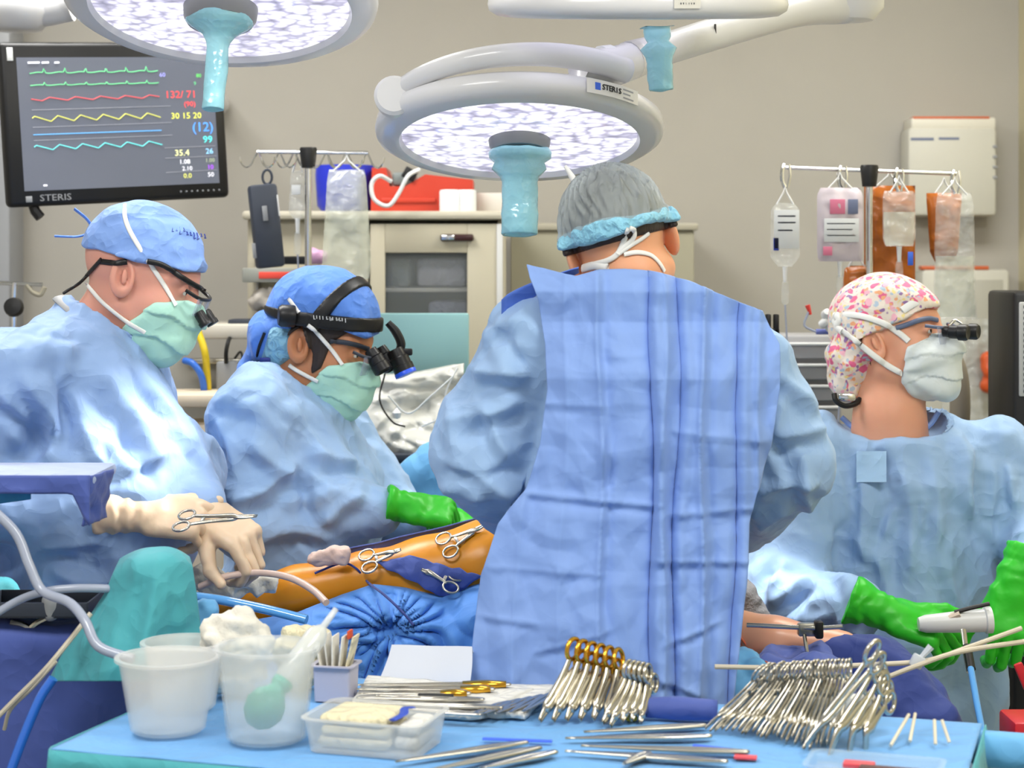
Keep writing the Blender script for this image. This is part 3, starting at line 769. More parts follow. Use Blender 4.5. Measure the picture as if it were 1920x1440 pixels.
# the flat back panel of the gown
PY = [500, 520, 560, 640, 720, 820, 900, 960, 1050, 1200, 1330]
PL = [988, 992, 1008, 1020, 1024, 1010, 985, 935, 905, 886, 878]
PR = [1330, 1375, 1402, 1442, 1440, 1424, 1400, 1384, 1378, 1360, 1345]
YT = [(0, 497), (.09, 504), (.22, 518), (.36, 506), (.5, 505), (.62, 508), (.75, 528), (.88, 556), (1, 580)]
def panelC(u, v):
    yt = np.interp(u, [a for a, _ in YT], [b for _, b in YT]); py = yt+(1322-yt+10*np.sin(u*9))*v
    # sides
    xl, xr = np.interp(py, PY, PL), np.interp(py, PY, PR)
    px = xl+(xr-xl)*u
    s = u*2-1
    z = EYE-(py-HZ)*dC/F; x = (px-960)*dC/F
    _, _, ry = secC(z); ry = np.maximum(ry, .105)
    y = dC-ry*np.sqrt(np.clip(1-.40*s*s, .05, 1))-.027-.05*np.clip((py-900)/430, 0, 1)
    y += np.where(py < 545, (545-py)*.0006, 0)
    P = np.stack([x, y, z], 1)
    pz = 0
    for x0, x1, a, wd in ((1116, 1116, .007, 7), (1210, 1205, -.012, 7), (1232, 1222, .008, 9), (1262, 1240, -.009, 7), (1302, 1290, .010, 8), (1372, 1345, -.010, 7), (1060, 1040, .004, 12), (1410, 1380, .006, 8), (990, 960, .005, 14)):
        xc = x0+(x1-x0)*(py-520)/800+5*np.sin(py*.012+x0)
        q = (px-xc)/wd; pz += a*(np.exp(-np.abs(q)**.95)-.5*np.exp(-(q-2)**2/2))*np.clip((py-470)/60, .2, 1)
    for y0, sl, a, xa, xb in ((905, .08, .0045, 980, 1225), (940, -.05, .003, 1230, 1400), (1020, .03, .0035, 1200, 1390), (1035, .05, .002, 920, 1130), (745, .03, .002, 1010, 1130), (1120, .1, .003, 900, 1010), (1165, -.35, .004, 1225, 1330), (1220, .4, .0045, 1210, 1300), (660, .0, .0015, 1120, 1210), (790, .12, .002, 1230, 1420), (1180, -.3, .0025, 1000, 1140)):
        q = (py-y0-sl*(px-xa))/7; m = np.clip(np.minimum(px-xa, xb-px)/25+.3, 0, 1)
        pz += a*m*(np.exp(-np.abs(q)**1.2)-.6*np.exp(-(q-1.8)**2/1.6))
    pz += .005*crumple(P, (10, 3, 7), 9.)+.0022*crumple(P, (26, 8, 20), 4.)
    P[:, 1] -= pz*1.35
    return P
obj('gown_back_panel', grid(panelC, 230, 280, .002), M_panel, C, sharp=None)
def flapC(u, v):
    px = 940+(1085-940)*u; py = 562-62*u**.7+v*(40-30*u); d = dC-.06-.045*u+.02*v
    return np.stack([(px-960)*d/F, d, EYE-(py-HZ)*d/F], 1)
obj('collar_flap', grid(flapC, 14, 8, .002), fabric('flap_royal', (92, 128, 222)), C, sharp=None)
hand('glove', C, W(1366, 1000, dC+.215), (-.85, .3, .05), (.1, .2, .95), M_green, 1, ((40, 50, 30),)*4, cuff=.03, cuffr=.05, size=1.05, seed=6.)
hand('glove', C, W(985, 950, dC+.26), (.8, .3, -.1), (0, .1, 1), M_green, -1, ((40, 50, 30),)*4, cuff=.04, cuffr=.045, size=1.0, seed=7.)
legs(C, W(1150, 1000, dC)[0], dC-.04, math.pi/2)

# ================================================================== PERSON D: facing the viewer, head turned aside
dD = 3.7
SK_D = skin('skin_fair', (226, 164, 134))
HD = Head(1682, 640, dD, -33, -11, 0, 1.0)
D = person_body(HD, 'person in pale blue gown, floral cap and white mask, glancing sideways past the hanging bags', SK_D, (W(1668, 785, dD), .066), base=(W(1690, 1000, dD)[0], dD), drop=.2)
HD.eyes(D)
M_flor = fabric('cap_floral', (236, 222, 212), bscale=20, bump=.3)
def floral(m):
    nt = m.node_tree; L = nt.links; b = nt.nodes['Principled BSDF']
    tc = nt.nodes.new('ShaderNodeTexCoord'); 
    wn = nt.nodes.new('ShaderNodeTexNoise'); wn.inputs['Scale'].default_value = 40
    mx = nt.nodes.new('ShaderNodeMixRGB'); mx.blend_type = 'ADD'; mx.inputs[0].default_value = .025
    L.new(tc.outputs['Object'], wn.inputs['Vector']); L.new(tc.outputs['Object'], mx.inputs[1]); L.new(wn.outputs['Color'], mx.inputs[2])
    base = (*lin((232, 220, 208)), 1); prev = None
    for sc, col, th in ((46, (226, 104, 146), .38), (58, (238, 172, 128), .27), (52, (150, 116, 168), .22), (66, (236, 216, 146), .25), (40, (240, 180, 196), .28), (61, (178, 196, 214), .25)):
        v = nt.nodes.new('ShaderNodeTexVoronoi'); v.inputs['Scale'].default_value = sc; L.new(mx.outputs[0], v.inputs['Vector'])
        lt = nt.nodes.new('ShaderNodeMapRange'); lt.inputs['From Min'].default_value = th+.05; lt.inputs['From Max'].default_value = th-.05; L.new(v.outputs['Distance'], lt.inputs['Value'])
        m2 = nt.nodes.new('ShaderNodeMixRGB'); L.new(lt.outputs[0], m2.inputs[0])
        if prev is None: m2.inputs[1].default_value = base
        else: L.new(prev.outputs[0], m2.inputs[1])
        m2.inputs[2].default_value = (*lin(col), 1); prev = m2
    L.new(prev.outputs[0], b.inputs['Base Color'])
floral(M_flor)
HD.shell('hair', lambda p: smax(smax(head_local(p)-.0035, p[:, 0]+.036, .003), -(p[:, 2]+.055), .003), mat('brown_hair', (70, 48, 38), .5, bump=.5, bscale=150), D, wear=False)
def capD(p):
    f = smin(head_local(p)-.009, ell(p, (-.03, 0, .05), (.105, .085, .088)), .02)
    f = smax(f, -(p[:, 2]-(.022+.32*p[:, 0]+.0*p[:, 1])), .004)
    return f
HD.shell('floral_cap', capD, M_flor, D, disp=lambda V: .0035*crumple(V, (15, 15, 15), 3.)+.003*np.sin((V[:, 2]+V[:, 0]*.6)*120)*np.clip((V[:, 0])/.06, 0, 1))
cb = HD.C+np.array((0, 0, 0))
pt = lambda px, py, dd=0.: W(px, py, dD+dd)
def bagD(P): return smin(cone(P, pt(1598, 660, .02), pt(1588, 720, .02), .046, .036), cone(P, pt(1635, 645, .0), pt(1598, 670, .02), .05, .046), .03)
g = relax(nets(bagD, pt(1500, 800, -.12)-np.array((0, .05, 0)), pt(1720, 560, .15), .004), 1); N = vnormals(*g)
obj('cap_bag', (g[0]+N*(.0035*crumple(g[0], 18, 2.)+.002*np.sin(g[0][:, 2]*120+g[0][:, 0]*90))[:, None], g[1]), M_flor, D, sharp=None)
cl = obj('hair_clip', tube([pt(1564, 738, -.03), pt(1568, 752, -.035), pt(1585, 761, -.035), pt(1604, 757, -.03), pt(1612, 748, -.02)], .0055, 8, smooth=5), M_black, D)
obj('clip_tag', xf(rbox(.036, .012, .016, .006), None, pt(1588, 745, -.03)), M_chrome, cl)
maskD = [(.14, .004), (.088, .004), (.045, -.018), (.034, -.05), (.016, -.082), (.026, -.114), (.06, -.146), (.12, -.14), (.15, -.07)]
HD.shell('face_mask', mask_fn(.008, maskD), M_mwhite, D, disp=lambda V: pleat(3, .003)(V)+.0045*np.sin(np.arctan2(V[:, 2]+.062, V[:, 0]-.02)*7+perlin(V, 12)*1.5)*np.clip((V[:, 0]-.03)/.03, 0, 1))
allD = lambda P: np.minimum(np.minimum(HD.bodyf(P), HD.all(P)), bagD(P))
HD.strap('mask_tie', [(1704, 640), (1690, 628), (1665, 611), (1640, 600), (1610, 592), (1575, 590), (1562, 592)], M_tie, D, .0062, .002, .002, f=allD)
HD.strap('mask_tie', [(1690, 700), (1665, 686), (1640, 668), (1612, 646), (1590, 628), (1570, 612), (1560, 600)], M_tie, D, .0062, .002, .003, f=allD)
HD.strap('mask_tie', [(1566, 590), (1572, 600), (1568, 612), (1578, 622)], M_tie, D, .008, .004, .004, f=allD)
HD.strap('glasses_temple', [(1680, 615), (1700, 609), (1722, 601), (1742, 597), (1758, 600)], mat('slate_blue_frame', (96, 108, 136), .35), D, .005, .003, .003, f=allD)
obj('cap_label', tube([look_ray(allD, x, y, .001)[0] for x, y in ((1692, 582), (1702, 575), (1712, 569), (1720, 565))], 1, 8, flat=(.0075, .0012), ref=look_ray(allD, 1705, 574)[1]), M_white, D)
frD = HD.tube('loupe_frame', [(.086, -.062, .018), (.102, -.05, .012), (.112, -.02, .008), (.112, .02, .008), (.102, .05, .012), (.086, .062, .018)], .0035, MATS['slate_blue_frame'], D)
for sy in (-1, 1):
    obj('spectacle_lens', HD.g(xf(rbox(.003, .044, .034, .001), None, (.107, sy*.033, -.006))), MATS['spectacle_glass'], frD)
    obj('loupe_barrel', HD.g(xf(lathe([(.001, 0), (.010, 0), (.011, .012), (.013, .014), (.013, .03), (.016, .032), (.016, .046), (.013, .05), (.001, .047)], 20), roty(math.radians(103)), (.108, sy*.03, .002))), M_black, frD)
HD.tube('lamp_cable', [(.115, -.01, .012), (.125, .0, .02), (.135, .005, .012)], .003, M_chrome, D)
def secD(z):
    py = HZ-(z-EYE)*F/dD
    ys = [755, 790, 830, 900, 1000, 1150, 1300, 1900]
    xl = np.interp(py, ys, [1600, 1570, 1535, 1530, 1530, 1520, 1500, 1480]); xr = np.interp(py, ys, [1765, 1835, 1880, 1882, 1872, 1868, 1880, 1890])
    ry = np.interp(py, ys, [.075, .09, .11, .13, .13, .14, .145, .16])
    return (xl-960)*dD/F, (xr-960)*dD/F, ry
ZTD = W(0, 752, dD)[2]
def trunkD(P):
    x0, x1, ry = secD(P[:, 2]); cx = (x0+x1)/2; rx = (x1-x0)/2
    u, v = (P[:, 0]-cx)/rx, (P[:, 1]-dD)/ry
    l = np.sqrt(u*u+v*v)+1e-9; a = (l-1)*np.minimum(rx, ry)*.9
    a = smax(a, P[:, 2]-ZTD, .03)
    la = smin(cone(P, W(1555, 845, dD), W(1470, 1092, dD-.10), .074, .076), cone(P, W(1470, 1108, dD-.11), W(1612, 1142, dD-.25), .080, .05), .03)
    ra = smin(cone(P, W(1872, 850, dD), W(1945, 1010, dD-.06), .078, .07), cone(P, W(1945, 1010, dD-.06), W(1915, 1075, dD-.2), .066, .045), .03)
    a = smin(a, la, .025); a = smin(a, ra, .025)
    return smax(a, -ell(P, W(1668, 772, dD-.05), (.108, .13, .056)), .01)
segD = [(1600, 815, 1625, 1080, 16, .008), (1650, 850, 1640, 1100, 16, -.006), (1700, 860, 1715, 1120, 18, .009), (1745, 840, 1775, 1130, 14, .008), (1790, 790, 1835, 980, 16, .010), (1830, 830, 1850, 1000, 12, -.008), (1570, 860, 1590, 1000, 14, .009),
        (1860, 860, 1865, 1040, 12, .012), (1880, 860, 1915, 960, 12, .009), (1560, 840, 1530, 930, 14, .009), (1620, 1000, 1690, 1180, 16, .008), (1780, 1000, 1800, 1160, 14, .008),
        (1480, 1040, 1440, 1130, 12, .012), (1420, 1080, 1520, 1060, 12, -.009), (1430, 1130, 1540, 1075, 14, .012), (1540, 1070, 1500, 1170, 12, .010), (1460, 1160, 1570, 1150, 12, .008), (1540, 1060, 1600, 1110, 12, .008), (1680, 940, 1660, 1020, 8, .006), (1730, 930, 1740, 1010, 8, .006)]
gown('surgical_gown', D, trunkD, W(1350, 1800, 3.4)-np.array((0, .0, 0)), W(2060, 735, 3.95), .0058, M_gown2, segD, ((6, 6, 3.5), .009), 4.)
HDn = obj('neckline_binding', tube([look_ray(trunkD, x, y, .001)[0] for x, y in ((1578, 782), (1598, 800), (1622, 814), (1655, 822), (1690, 821), (1722, 811), (1745, 795), (1760, 772))], .0055, 8, smooth=4), M_panel, D)
obj('gown_patch', grid(lambda u, v: np.array([look_ray(trunkD, 1606+56*a, 846+58*b, .004)[0] for a, b in zip(u, v)]), 6, 6, .001), fabric('patch_blue', (172, 208, 244)), D)
gd1 = hand('glove', D, W(1664, 1150, dD-.29), (.86, -.18, -.30), (.15, -.6, .8), M_green, 1, ((34, 50, 30), (40, 55, 35), (46, 58, 35), (52, 60, 35)), spread=(3, 1, -1, -3),
     thumb=((.9, .45, .12), (.97, .1, -.05)), cuff=.068, cuffr=.05, size=1.05, seed=9., cdir=(-.93, .2, .33))
gd2 = hand('glove', D, W(1905, 1092, dD-.25), (-.12, -.3, -.92), (-.05, -.95, .3), M_green, -1, ((38, 45, 30), (40, 48, 30), (42, 50, 30), (45, 52, 30)), spread=(2, 1, -1, -2),
     thumb=((.7, .55, -.45), (.8, .1, -.55)), cuff=.06, cuffr=.05, size=1.12, seed=10., cdir=(.5, .25, .8))
legs(D, W(1690, 1000, dD)[0], dD, -math.pi/2)

# ================================================================== PATIENT and the drapes of the operating table
dP = 3.45
M_pat = mat('prepped_skin', (236, 150, 30), .32, sss=.15, bump=.1, bscale=60)
nt = M_pat.node_tree; b_ = nt.nodes['Principled BSDF']
tc_ = nt.nodes.new('ShaderNodeTexCoord'); sx_ = nt.nodes.new('ShaderNodeSeparateXYZ'); mr_ = nt.nodes.new('ShaderNodeMapRange'); mc_ = nt.nodes.new('ShaderNodeMixRGB')
nt.links.new(tc_.outputs['Object'], sx_.inputs[0]); nt.links.new(sx_.outputs['X'], mr_.inputs['Value']); nt.links.new(mr_.outputs[0], mc_.inputs[0]); nt.links.new(mc_.outputs[0], b_.inputs['Base Color'])
mr_.inputs['From Min'].default_value = .22; mr_.inputs['From Max'].default_value = .3
mc_.inputs[1].default_value = (*lin((232, 150, 34)), 1); mc_.inputs[2].default_value = (*lin((236, 172, 140)), 1)
def patient(P):
    ch = [((405, 1148), .045), ((470, 1134), .048), ((560, 1108), .045), ((690, 1088), .052), ((800, 1082), .072), ((920, 1062), .085), ((1120, 1110), .085), ((1320, 1160), .08)]
    a = None
    for (p0, r0), (p1, r1) in zip(ch[:-1], ch[1:]):
        c = cone(P, W(*p0, dP), W(*p1, dP), r0, r1); a = c if a is None else smin(a, c, .02)
    a = smin(a, smin(cone(P, W(1320, 1180, 3.38), W(1452, 1204, 3.28), .05, .043), cone(P, W(1452, 1204, 3.28), W(1580, 1214, 3.26), .043, .03), .02), .03)
    return a
g = relax(nets(patient, W(270, 1260, 3.3)-np.array((0, .12, 0)), W(1620, 930, 3.62), .0075), 2)
PT = obj('person', g, M_pat, label='patient lying under blue drapes, orange-prepped skin showing along the table', cat='person', origin=W(900, 1100, dP), sharp=None)
ot = thing('operating_table', 'operating table hidden under blue drapes beneath the patient', 'table', (.1, 3.45, 0))
obj('table_pad', box((.1, 3.44, .86), (1.0, .14, .1), .03), M_black, ot)
obj('table_column', box((.1, 3.44, .42), (.2, .14, .8), .03), M_steeld, ot)
obj('table_foot', box((.1, 3.44, .04), (.7, .14, .08), .02), M_steeld, ot)
TOPX = [330, 380, 460, 560, 640, 700, 760, 830, 910, 990]
TOPY = [1185, 1178, 1168, 1150, 1118, 1098, 1104, 1118, 1086, 1075]
def front_drape(u, v):
    px = 392+570*u; yt = np.interp(px, TOPX, TOPY)
    py = yt+(1900-yt)*v**1.5
    d = 3.385-.07*np.clip((py-yt)/60, 0, 1)**.6-.06*np.clip((py-yt)/180, 0, 1)-.02*np.clip((py-1300)/400, 0, 1)
    P = np.stack([(px-960)*d/F, d, EYE-(py-HZ)*d/F], 1)
    cx, cy = 732, 1184
    rr = np.hypot(px-cx, py-cy)+1; th = np.arctan2(py-cy, px-cx)
    m = np.clip(rr/35, 0, 1)*np.exp(-rr/130)
    t = th*6.5/math.pi+perlin(np.stack([np.cos(th)*2, np.sin(th)*2, rr*.008], 1), 1.1)*1.6
    z = .024*m*(np.abs(t-np.floor(t)-.5)*4-1)-.03*np.exp(-(rr/22)**2)+.018*np.exp(-((px-790)/50)**2-((py-1200)/26)**2)
    z += .010*crumple(P, (6, 6, 8), 3.)+.004*crumple(P, 17, 6.)
    P[:, 1] -= z*np.clip((py-yt)/18, 0, 1); return P
obj('patient_drape', grid(front_drape, 150, 130, .003), M_drape, label='bright blue drape gathered into a knot, hanging in front of the orange-prepped patient', cat='drape', sharp=None)
def far_drape(u, v):
    px = 620+360*u; yt = np.interp(px, [560, 700, 800, 920, 980], [1045, 1018, 994, 964, 950])
    py = yt+(1500-yt)*v**1.6; d = 3.505-.01*np.clip(1-v*8, 0, 1)+.01*v
    P = np.stack([(px-960)*d/F, d, EYE-(py-HZ)*d/F], 1)
    P[:, 1] -= .006*crumple(P, 12, 2.); return P
obj('patient_drape', grid(far_drape, 60, 50, .003), M_dnavy, label='dark blue drape along the far edge of the patient beside the green gloves', cat='drape', sharp=None)
# dark blue towels on the prepped skin
def on_patient(px, py, off): return look_ray(patient, px, py, off)[0]
def towel_p(corners, off, n=14, cr=.004, sc=18, seed=1.):
    c = np.array(corners, float)
    def fn(u, v):
        q = (c[0]*(1-u)[:, None]+c[1]*u[:, None])*(1-v)[:, None]+(c[3]*(1-u)[:, None]+c[2]*u[:, None])*v[:, None]
        P = np.array([on_patient(a, b, off) for a, b in q]); P[:, 1] -= np.abs(cr*crumple(P, sc, seed)); P[:, 2] += np.abs(cr*crumple(P, sc, seed+2)); return P
    return grid(fn, n, n, .003)
obj('surgical_towel', towel_p([(705, 1058), (770, 1046), (905, 1082), (840, 1124)], .008, 20, .006), M_dnavy, label='dark blue towel lying in folds across the orange-prepped skin', cat='towel', sharp=None)
def blob(name, pts, k, lo, hi, h, m, cr=.004, sc=16, seed=1., label=None, cat=None, parent=None, cut=None, rl=1, squash=None, kind=None, group=None):
    """a crumpled soft body: cones between points with radii"""
    def f(P):
        a = None
        for q in pts:
            if len(q) == 4: c = cone(P, q[0], q[1], q[2], q[3])
            elif np.ndim(q[1]) == 0: c = sph(P, q[0], q[1])
            else: c = ell(P, q[0], q[1])
            a = c if a is None else smin(a, c, k)
        if cut is not None: a = smax(a, cut(P), .006)
        return a
    if lo is None:
        A_ = []
        for q in pts:
            if len(q) == 4: A_ += [np.array(q[0])-q[2], np.array(q[0])+q[2], np.array(q[1])-q[3], np.array(q[1])+q[3]]
            else: A_ += [np.array(q[0])-q[1], np.array(q[0])+q[1]]
        A_ = np.array(A_); lo, hi = A_.min(0)-.02, A_.max(0)+.02
    g = relax(nets(f, lo, hi, h), rl); N = vnormals(*g)
    return obj(name, (g[0]+N*(cr*crumple(g[0], sc, seed)+cr*.35*crumple(g[0], sc*2.3, seed+4))[:, None], g[1]), m, parent, sharp=None, label=label, cat=cat, kind=kind, group=group)
# dressings by the surgeon's hands
M_pink = mat('stained_gauze', (226, 196, 184), .8, bump=.6, bscale=70, vary=.15)
blob('gauze_pad', [(W(590, 1048, 3.4), W(640, 1040, 3.4), .013, .016), (W(640, 1040, 3.4), W(650, 1032, 3.4), .015, .008)], .01, None, None, .004, M_pink, .004, 40, label='pinkish gauze pad resting on top of the orange-prepped limb', cat='gauze')
blob('gauze_pad', [(W(372, 1082, 3.32), W(415, 1100, 3.31), .024, .028), (W(415, 1096, 3.31), W(510, 1092, 3.34), .024, .016)], .012, None, None, .004, M_gauze, .006, 36, 3., label='white gauze heaped under the cream-gloved hands', cat='gauze')
# clamps on the patient
def shank_tube(pts, r, **k): return tube(pts, r, 8, **k)
# ------------------------------------------------------------------ ring-handled instruments
def clamp_geo(L=.15, ring=.0125, spread=.016, curve=0., jaw=.32, r=.0028, ajar=.35, thick=1.0):
    """two crossing halves along +x (rings at x=0, tips at x=L), lying in the xy plane"""
    parts = []
    for s_ in (1, -1):
        a = np.linspace(0, 2*math.pi, 21)[:-1]
        rc = np.array((0, s_*(spread*.55+ring*.55), 0))
        rp = np.stack([rc[0]+ring*1.15*np.cos(a), rc[1]+ring*np.sin(a), 0*a], 1)
        ringg = tube(rp, r*.8, 7, closed=True)
        lock = L*(1-jaw)
        pts = [(ring*.95, s_*(spread*.5+ring*.3), 0), (L*.25, s_*spread*.5, s_*.0006), (L*.45, s_*spread*.30, s_*.0012), (lock*.97, s_*.0018, s_*.0018), (lock+.008, -s_*.002*ajar-s_*.0012, s_*.0012),
               (L*.85, -s_*.004*ajar-s_*.0012+curve*.35, 0), (L, -s_*.002*ajar-s_*.0009+curve, 0)]
        sh = tube(pts, [r*.9, r, r*1.1, r*1.5, r*1.3, r*.85, r*.5], 8, smooth=3, flat=(1.2*thick, .8))
        parts.append((ringg, sh))
    rat = box((L*.26, 0, 0), (.006, spread*.9, .003), .001)
    pin = lathe([(.0001, -.004), (.003, -.004), (.003, .004), (.0001, .004)], 10, None, (L*(1-jaw)+.002, 0, 0))
    return parts, rat, pin
CLAMP_CACHE = {}
def clamp(label, tip, ringp, roll=(0, 0, 1), name='surgical_clamp', cat='clamp', group=None, gold=False, key='std', m=None, **kw):
    """a clamp from its ring end to its tip; halves, ratchet and pivot are its parts"""
    a, t = np.array(ringp, float), np.array(tip, float); L0 = np.linalg.norm(t-a)
    R = frame(t-a, zd=roll)
    M = Matrix(((R[0][0], R[0][1], R[0][2], a[0]), (R[1][0], R[1][1], R[1][2], a[1]), (R[2][0], R[2][1], R[2][2], a[2]), (0, 0, 0, 1)))
    k = (key, gold, round(L0, 2), m.name if m else '')
    m = m or M_steel
    if k not in CLAMP_CACHE:
        parts, rat, pin = clamp_geo(L=L0, **kw)
        o = thing(name, label, cat, (0, 0, 0), group)
        for (rg, sh) in parts:
            h_ = obj('shank', sh, m, o, sharp=None)
            obj('finger_ring', rg, M_gold if gold else m, h_, sharp=None, label='gold finger ring' if gold else None)
        obj('ratchet', rat, m, o); obj('pivot', pin, m, o)
        CLAMP_CACHE[k] = o
    else:
        src = CLAMP_CACHE[k]; o = src.copy(); COL.objects.link(o)
        for ch in list(src.children):
            c = ch.copy(); COL.objects.link(c); c.parent = o
            for g2 in ch.children:
                e = g2.copy(); COL.objects.link(e); e.parent = c
        o.name = name; props(o, label, cat)
        if group: o['group'] = group
    o.matrix_world = M
    return o
clamp('steel needle holder held in the cream-gloved hands', W(482, 967, 3.10), W(345, 976, 3.13), (0, -.5, .85), name='needle_holder', cat='needle holder', key='held', r=.003)
def opat(px, py, off): return on_patient(px, py, off)
clamp('steel clamp lying on the orange skin beside the green gloves, tip uphill', opat(908, 985, .008), opat(838, 1022, .008), (0, -.6, .8), spread=.02)
clamp('steel clamp lying along the top of the dark blue towel on the patient', opat(752, 1030, .012), opat(690, 1052, .012), (0, -.6, .8), key='b')
clamp('bloodied clamp tucked in the folds of the dark blue towel', opat(790, 1068, .02), opat(850, 1090, .02), (0, -.6, .8), key='c', m=M_steeld)
obj('diathermy_lead', tube([on_patient(px, py, .006) for px, py in ((590, 1075), (640, 1056), (668, 1066), (690, 1092))]+[W(720, 1115, 3.20), W(755, 1148, 3.14), W(775, 1172, 3.12)], .0022, 8, smooth=5), M_navy, label='thin dark blue cord running from the prepped limb down the bright blue drape', cat='cord')
obj('suction_tube', tube([W(375, 1100, 3.22), W(420, 1082, 3.2), W(480, 1074, 3.2), W(540, 1082, 3.18), W(585, 1105, 3.14), W(612, 1130, 3.1)], .006, 10, smooth=6), mat('tube_pinkish', (222, 196, 186), .3), label='pale pinkish suction tube arching over the bright blue drape edge', cat='tube')
obj('light_cable', tube([W(365, 1118, 3.12), W(420, 1126, 3.1), W(500, 1143, 3.08), W(575, 1162, 3.06)], .008, 10, smooth=5), mat('cable_blue', (96, 168, 236), .12, coat=1.), label='shiny pale blue cable lying across the drape below the orange limb', cat='cable')
# right side of the table: draped arm board, bare arm, pads
blob('arm_board_drape', [(W(1560, 1276, 3.26), W(1630, 1278, 3.25), .07, .068), (W(1630, 1278, 3.25), W(1712, 1330, 3.22), .068, .058), (W(1600, 1420, 3.24), W(1700, 1420, 3.22), .11, .10)], .05, None, None, .006, M_navy, .010, 9, 5., label='navy blue drape heaped over the arm board behind the row of clamps', cat='drape')
blob('surgical_towel', [(W(1362, 1238, 3.12), W(1400, 1262, 3.06), .028, .035), (W(1365, 1290, 3.08), W(1420, 1300, 3.04), .04, .035)], .03, None, None, .005, M_dpale, .010, 16, 7., label='crumpled sky blue towel beside the periwinkle gown hem', cat='towel')
blob('head_pad', [(W(1375, 1128, 3.44), W(1400, 1160, 3.44), .05, .04)], .03, None, None, .006, mat('speckled_foam', (118, 118, 122), .9, bump=1., bscale=130, vary=.35), .005, 20, label='grey speckled foam pad behind the patient\'s bare arm', cat='pad')
blob('surgical_drape', [(W(1450, 1236, 3.22), W(1530, 1238, 3.2), .03, .03), (W(1420, 1300, 3.16), W(1540, 1300, 3.14), .06, .06)], .03, None, None, .006, M_dnavy, .008, 14, 2., label='dark blue drape bunched under the patient\'s bare arm', cat='drape')
for i, (x0, lb) in enumerate(((1358, 'upper of two thin orange lines crossing the bare arm'), (1366, 'lower of two thin orange lines crossing the bare arm'))):
    obj('infusion_line', tube([look_ray(patient, x0+0, 1172, .004)[0], look_ray(patient, x0+22, 1195, .004)[0], look_ray(patient, x0+45, 1222, .004)[0], W(x0+75, 1244, 3.12)], .0018, 6, smooth=5), mat('line_orange', (214, 112, 76), .4), label=lb, cat='line')
rt = thing('retractor_clamp', 'steel retractor bar with clamp and hanging hook above the bare arm', 'retractor', W(1510, 1185, 3.2))
obj('bar', tube([W(1400, 1172, 3.2), W(1530, 1178, 3.18), W(1580, 1175, 3.17)], .004, 10), M_steel, rt)
obj('clamp_block', box(W(1514, 1180, 3.19), (.034, .02, .022), .004), M_steeld, rt)
obj('thumb_screw', box(W(1535, 1180, 3.18), (.014, .024, .03), .004), M_black, rt)
obj('hook', tube([W(1508, 1190, 3.18), W(1512, 1215, 3.17), W(1516, 1248, 3.17)], .0035, 8), M_steel, rt)
# the tool held by person D
tl = thing('powered_hand_tool', 'white cylindrical hand tool held between two green gloves', 'tool', W(1790, 1165, 3.36))
obj('tool_body', xf(lathe([(.001, -.075), (.012, -.073), (.016, -.06), (.019, -.01), (.021, .045), (.024, .047), (.024, .058), (.001, .06)], 20), frame((0, 1, 0), zd=(.99, .05, .06)), W(1798, 1166, 3.36)), M_white, tl)
obj('tool_blade', tube([W(1730, 1175, 3.36), W(1765, 1162, 3.36), W(1800, 1150, 3.35)], 1, 8, flat=(.011, .006), ref=(0, 0, 1)), mat('bone_plastic', (226, 208, 190), .4), tl)
obj('tool_lever', tube([W(1790, 1148, 3.35), W(1820, 1140, 3.35), W(1855, 1132, 3.35)], .004, 8), M_black, tl)
cb_ = obj('suction_wand', tube([W(1806, 1182, 3.3), W(1812, 1230, 3.26), W(1818, 1260, 3.24)], .0055, 10), M_steel, label='slim wand with black grip and shaft coloured as if lit blue, hanging below the white tool', cat='wand')
obj('grip', tube([W(1813, 1212, 3.27), W(1821, 1255, 3.23)], .008, 10), M_black, cb_)
obj('blue_lit_shaft', tube([W(1820, 1252, 3.23), W(1832, 1320, 3.18), W(1846, 1392, 3.12)], .006, 10), mat('cable_blue', (96, 168, 236), .12, coat=1.), cb_)  # blue light along the shaft is painted as its colour; nothing glows here

# ================================================================== LEFT: side table, trays, teal cloths
def side_body(P):
    c = W(130, 1330, 3.02); a = bx(P, (-1.02, 3.06, .54), (.455, .085, .54), .03)
    return a
g = relax(nets(side_body, (-1.7, 2.9, -.02), (-.3, 3.2, 1.12), .011), 1); N = vnormals(*g)
obj('side_table', (g[0]+N*(.009*crumple(g[0], 5, 3.))[:, None], g[1]), M_dnavy, label='side table under a dark periwinkle drape falling beside the bent teal cloth', cat='table', sharp=None)
def teal_cover(u, v):
    p0 = 1024+26*np.abs(2*u-1)**2.5+5*np.sin(u*4); py = p0+(1276-p0)*v
    xl = np.interp(py, [1020, 1060, 1110, 1170, 1230, 1290], [240, 222, 200, 160, 118, 88]); xr = np.interp(py, [1020, 1060, 1110, 1160, 1230, 1290], [345, 358, 366, 372, 384, 392])
    px = xl+(xr-xl)*u; s_ = np.abs(u*2-1)
    d = 2.86-.03*v+.09*s_**2.2*(.35+.65*v)+.10*np.exp(-v/.05)*.5
    d = d-.016*v*np.exp(-((u-.52-.05*v)/.07)**2)-.014*v*np.exp(-((u-.25-.1*v)/.08)**2)+.012*np.exp(-((u-.75)/.07)**2)*v
    P = np.stack([(px-960)*d/F, d, EYE-(py-HZ)*d/F], 1)
    P[:, 1] -= .007*crumple(P, (5, 5, 6), 11.)*np.clip(v*6, 0, 1)+.003*crumple(P, 13, 3.)*np.clip(v*6, 0, 1)
    return P
obj('equipment_cover', grid(teal_cover, 90, 90, .003), M_teal, label='teal cloth cover draped over a peaked shape behind the plastic basins', cat='cover', sharp=None)
blob('surgical_towel', [(W(376, 1152, 2.97), W(384, 1205, 2.97), .022, .032)], .02, None, None, .004, M_dpale, .006, 22, 3., label='sky blue towel tucked against the teal peaked cover', cat='towel')
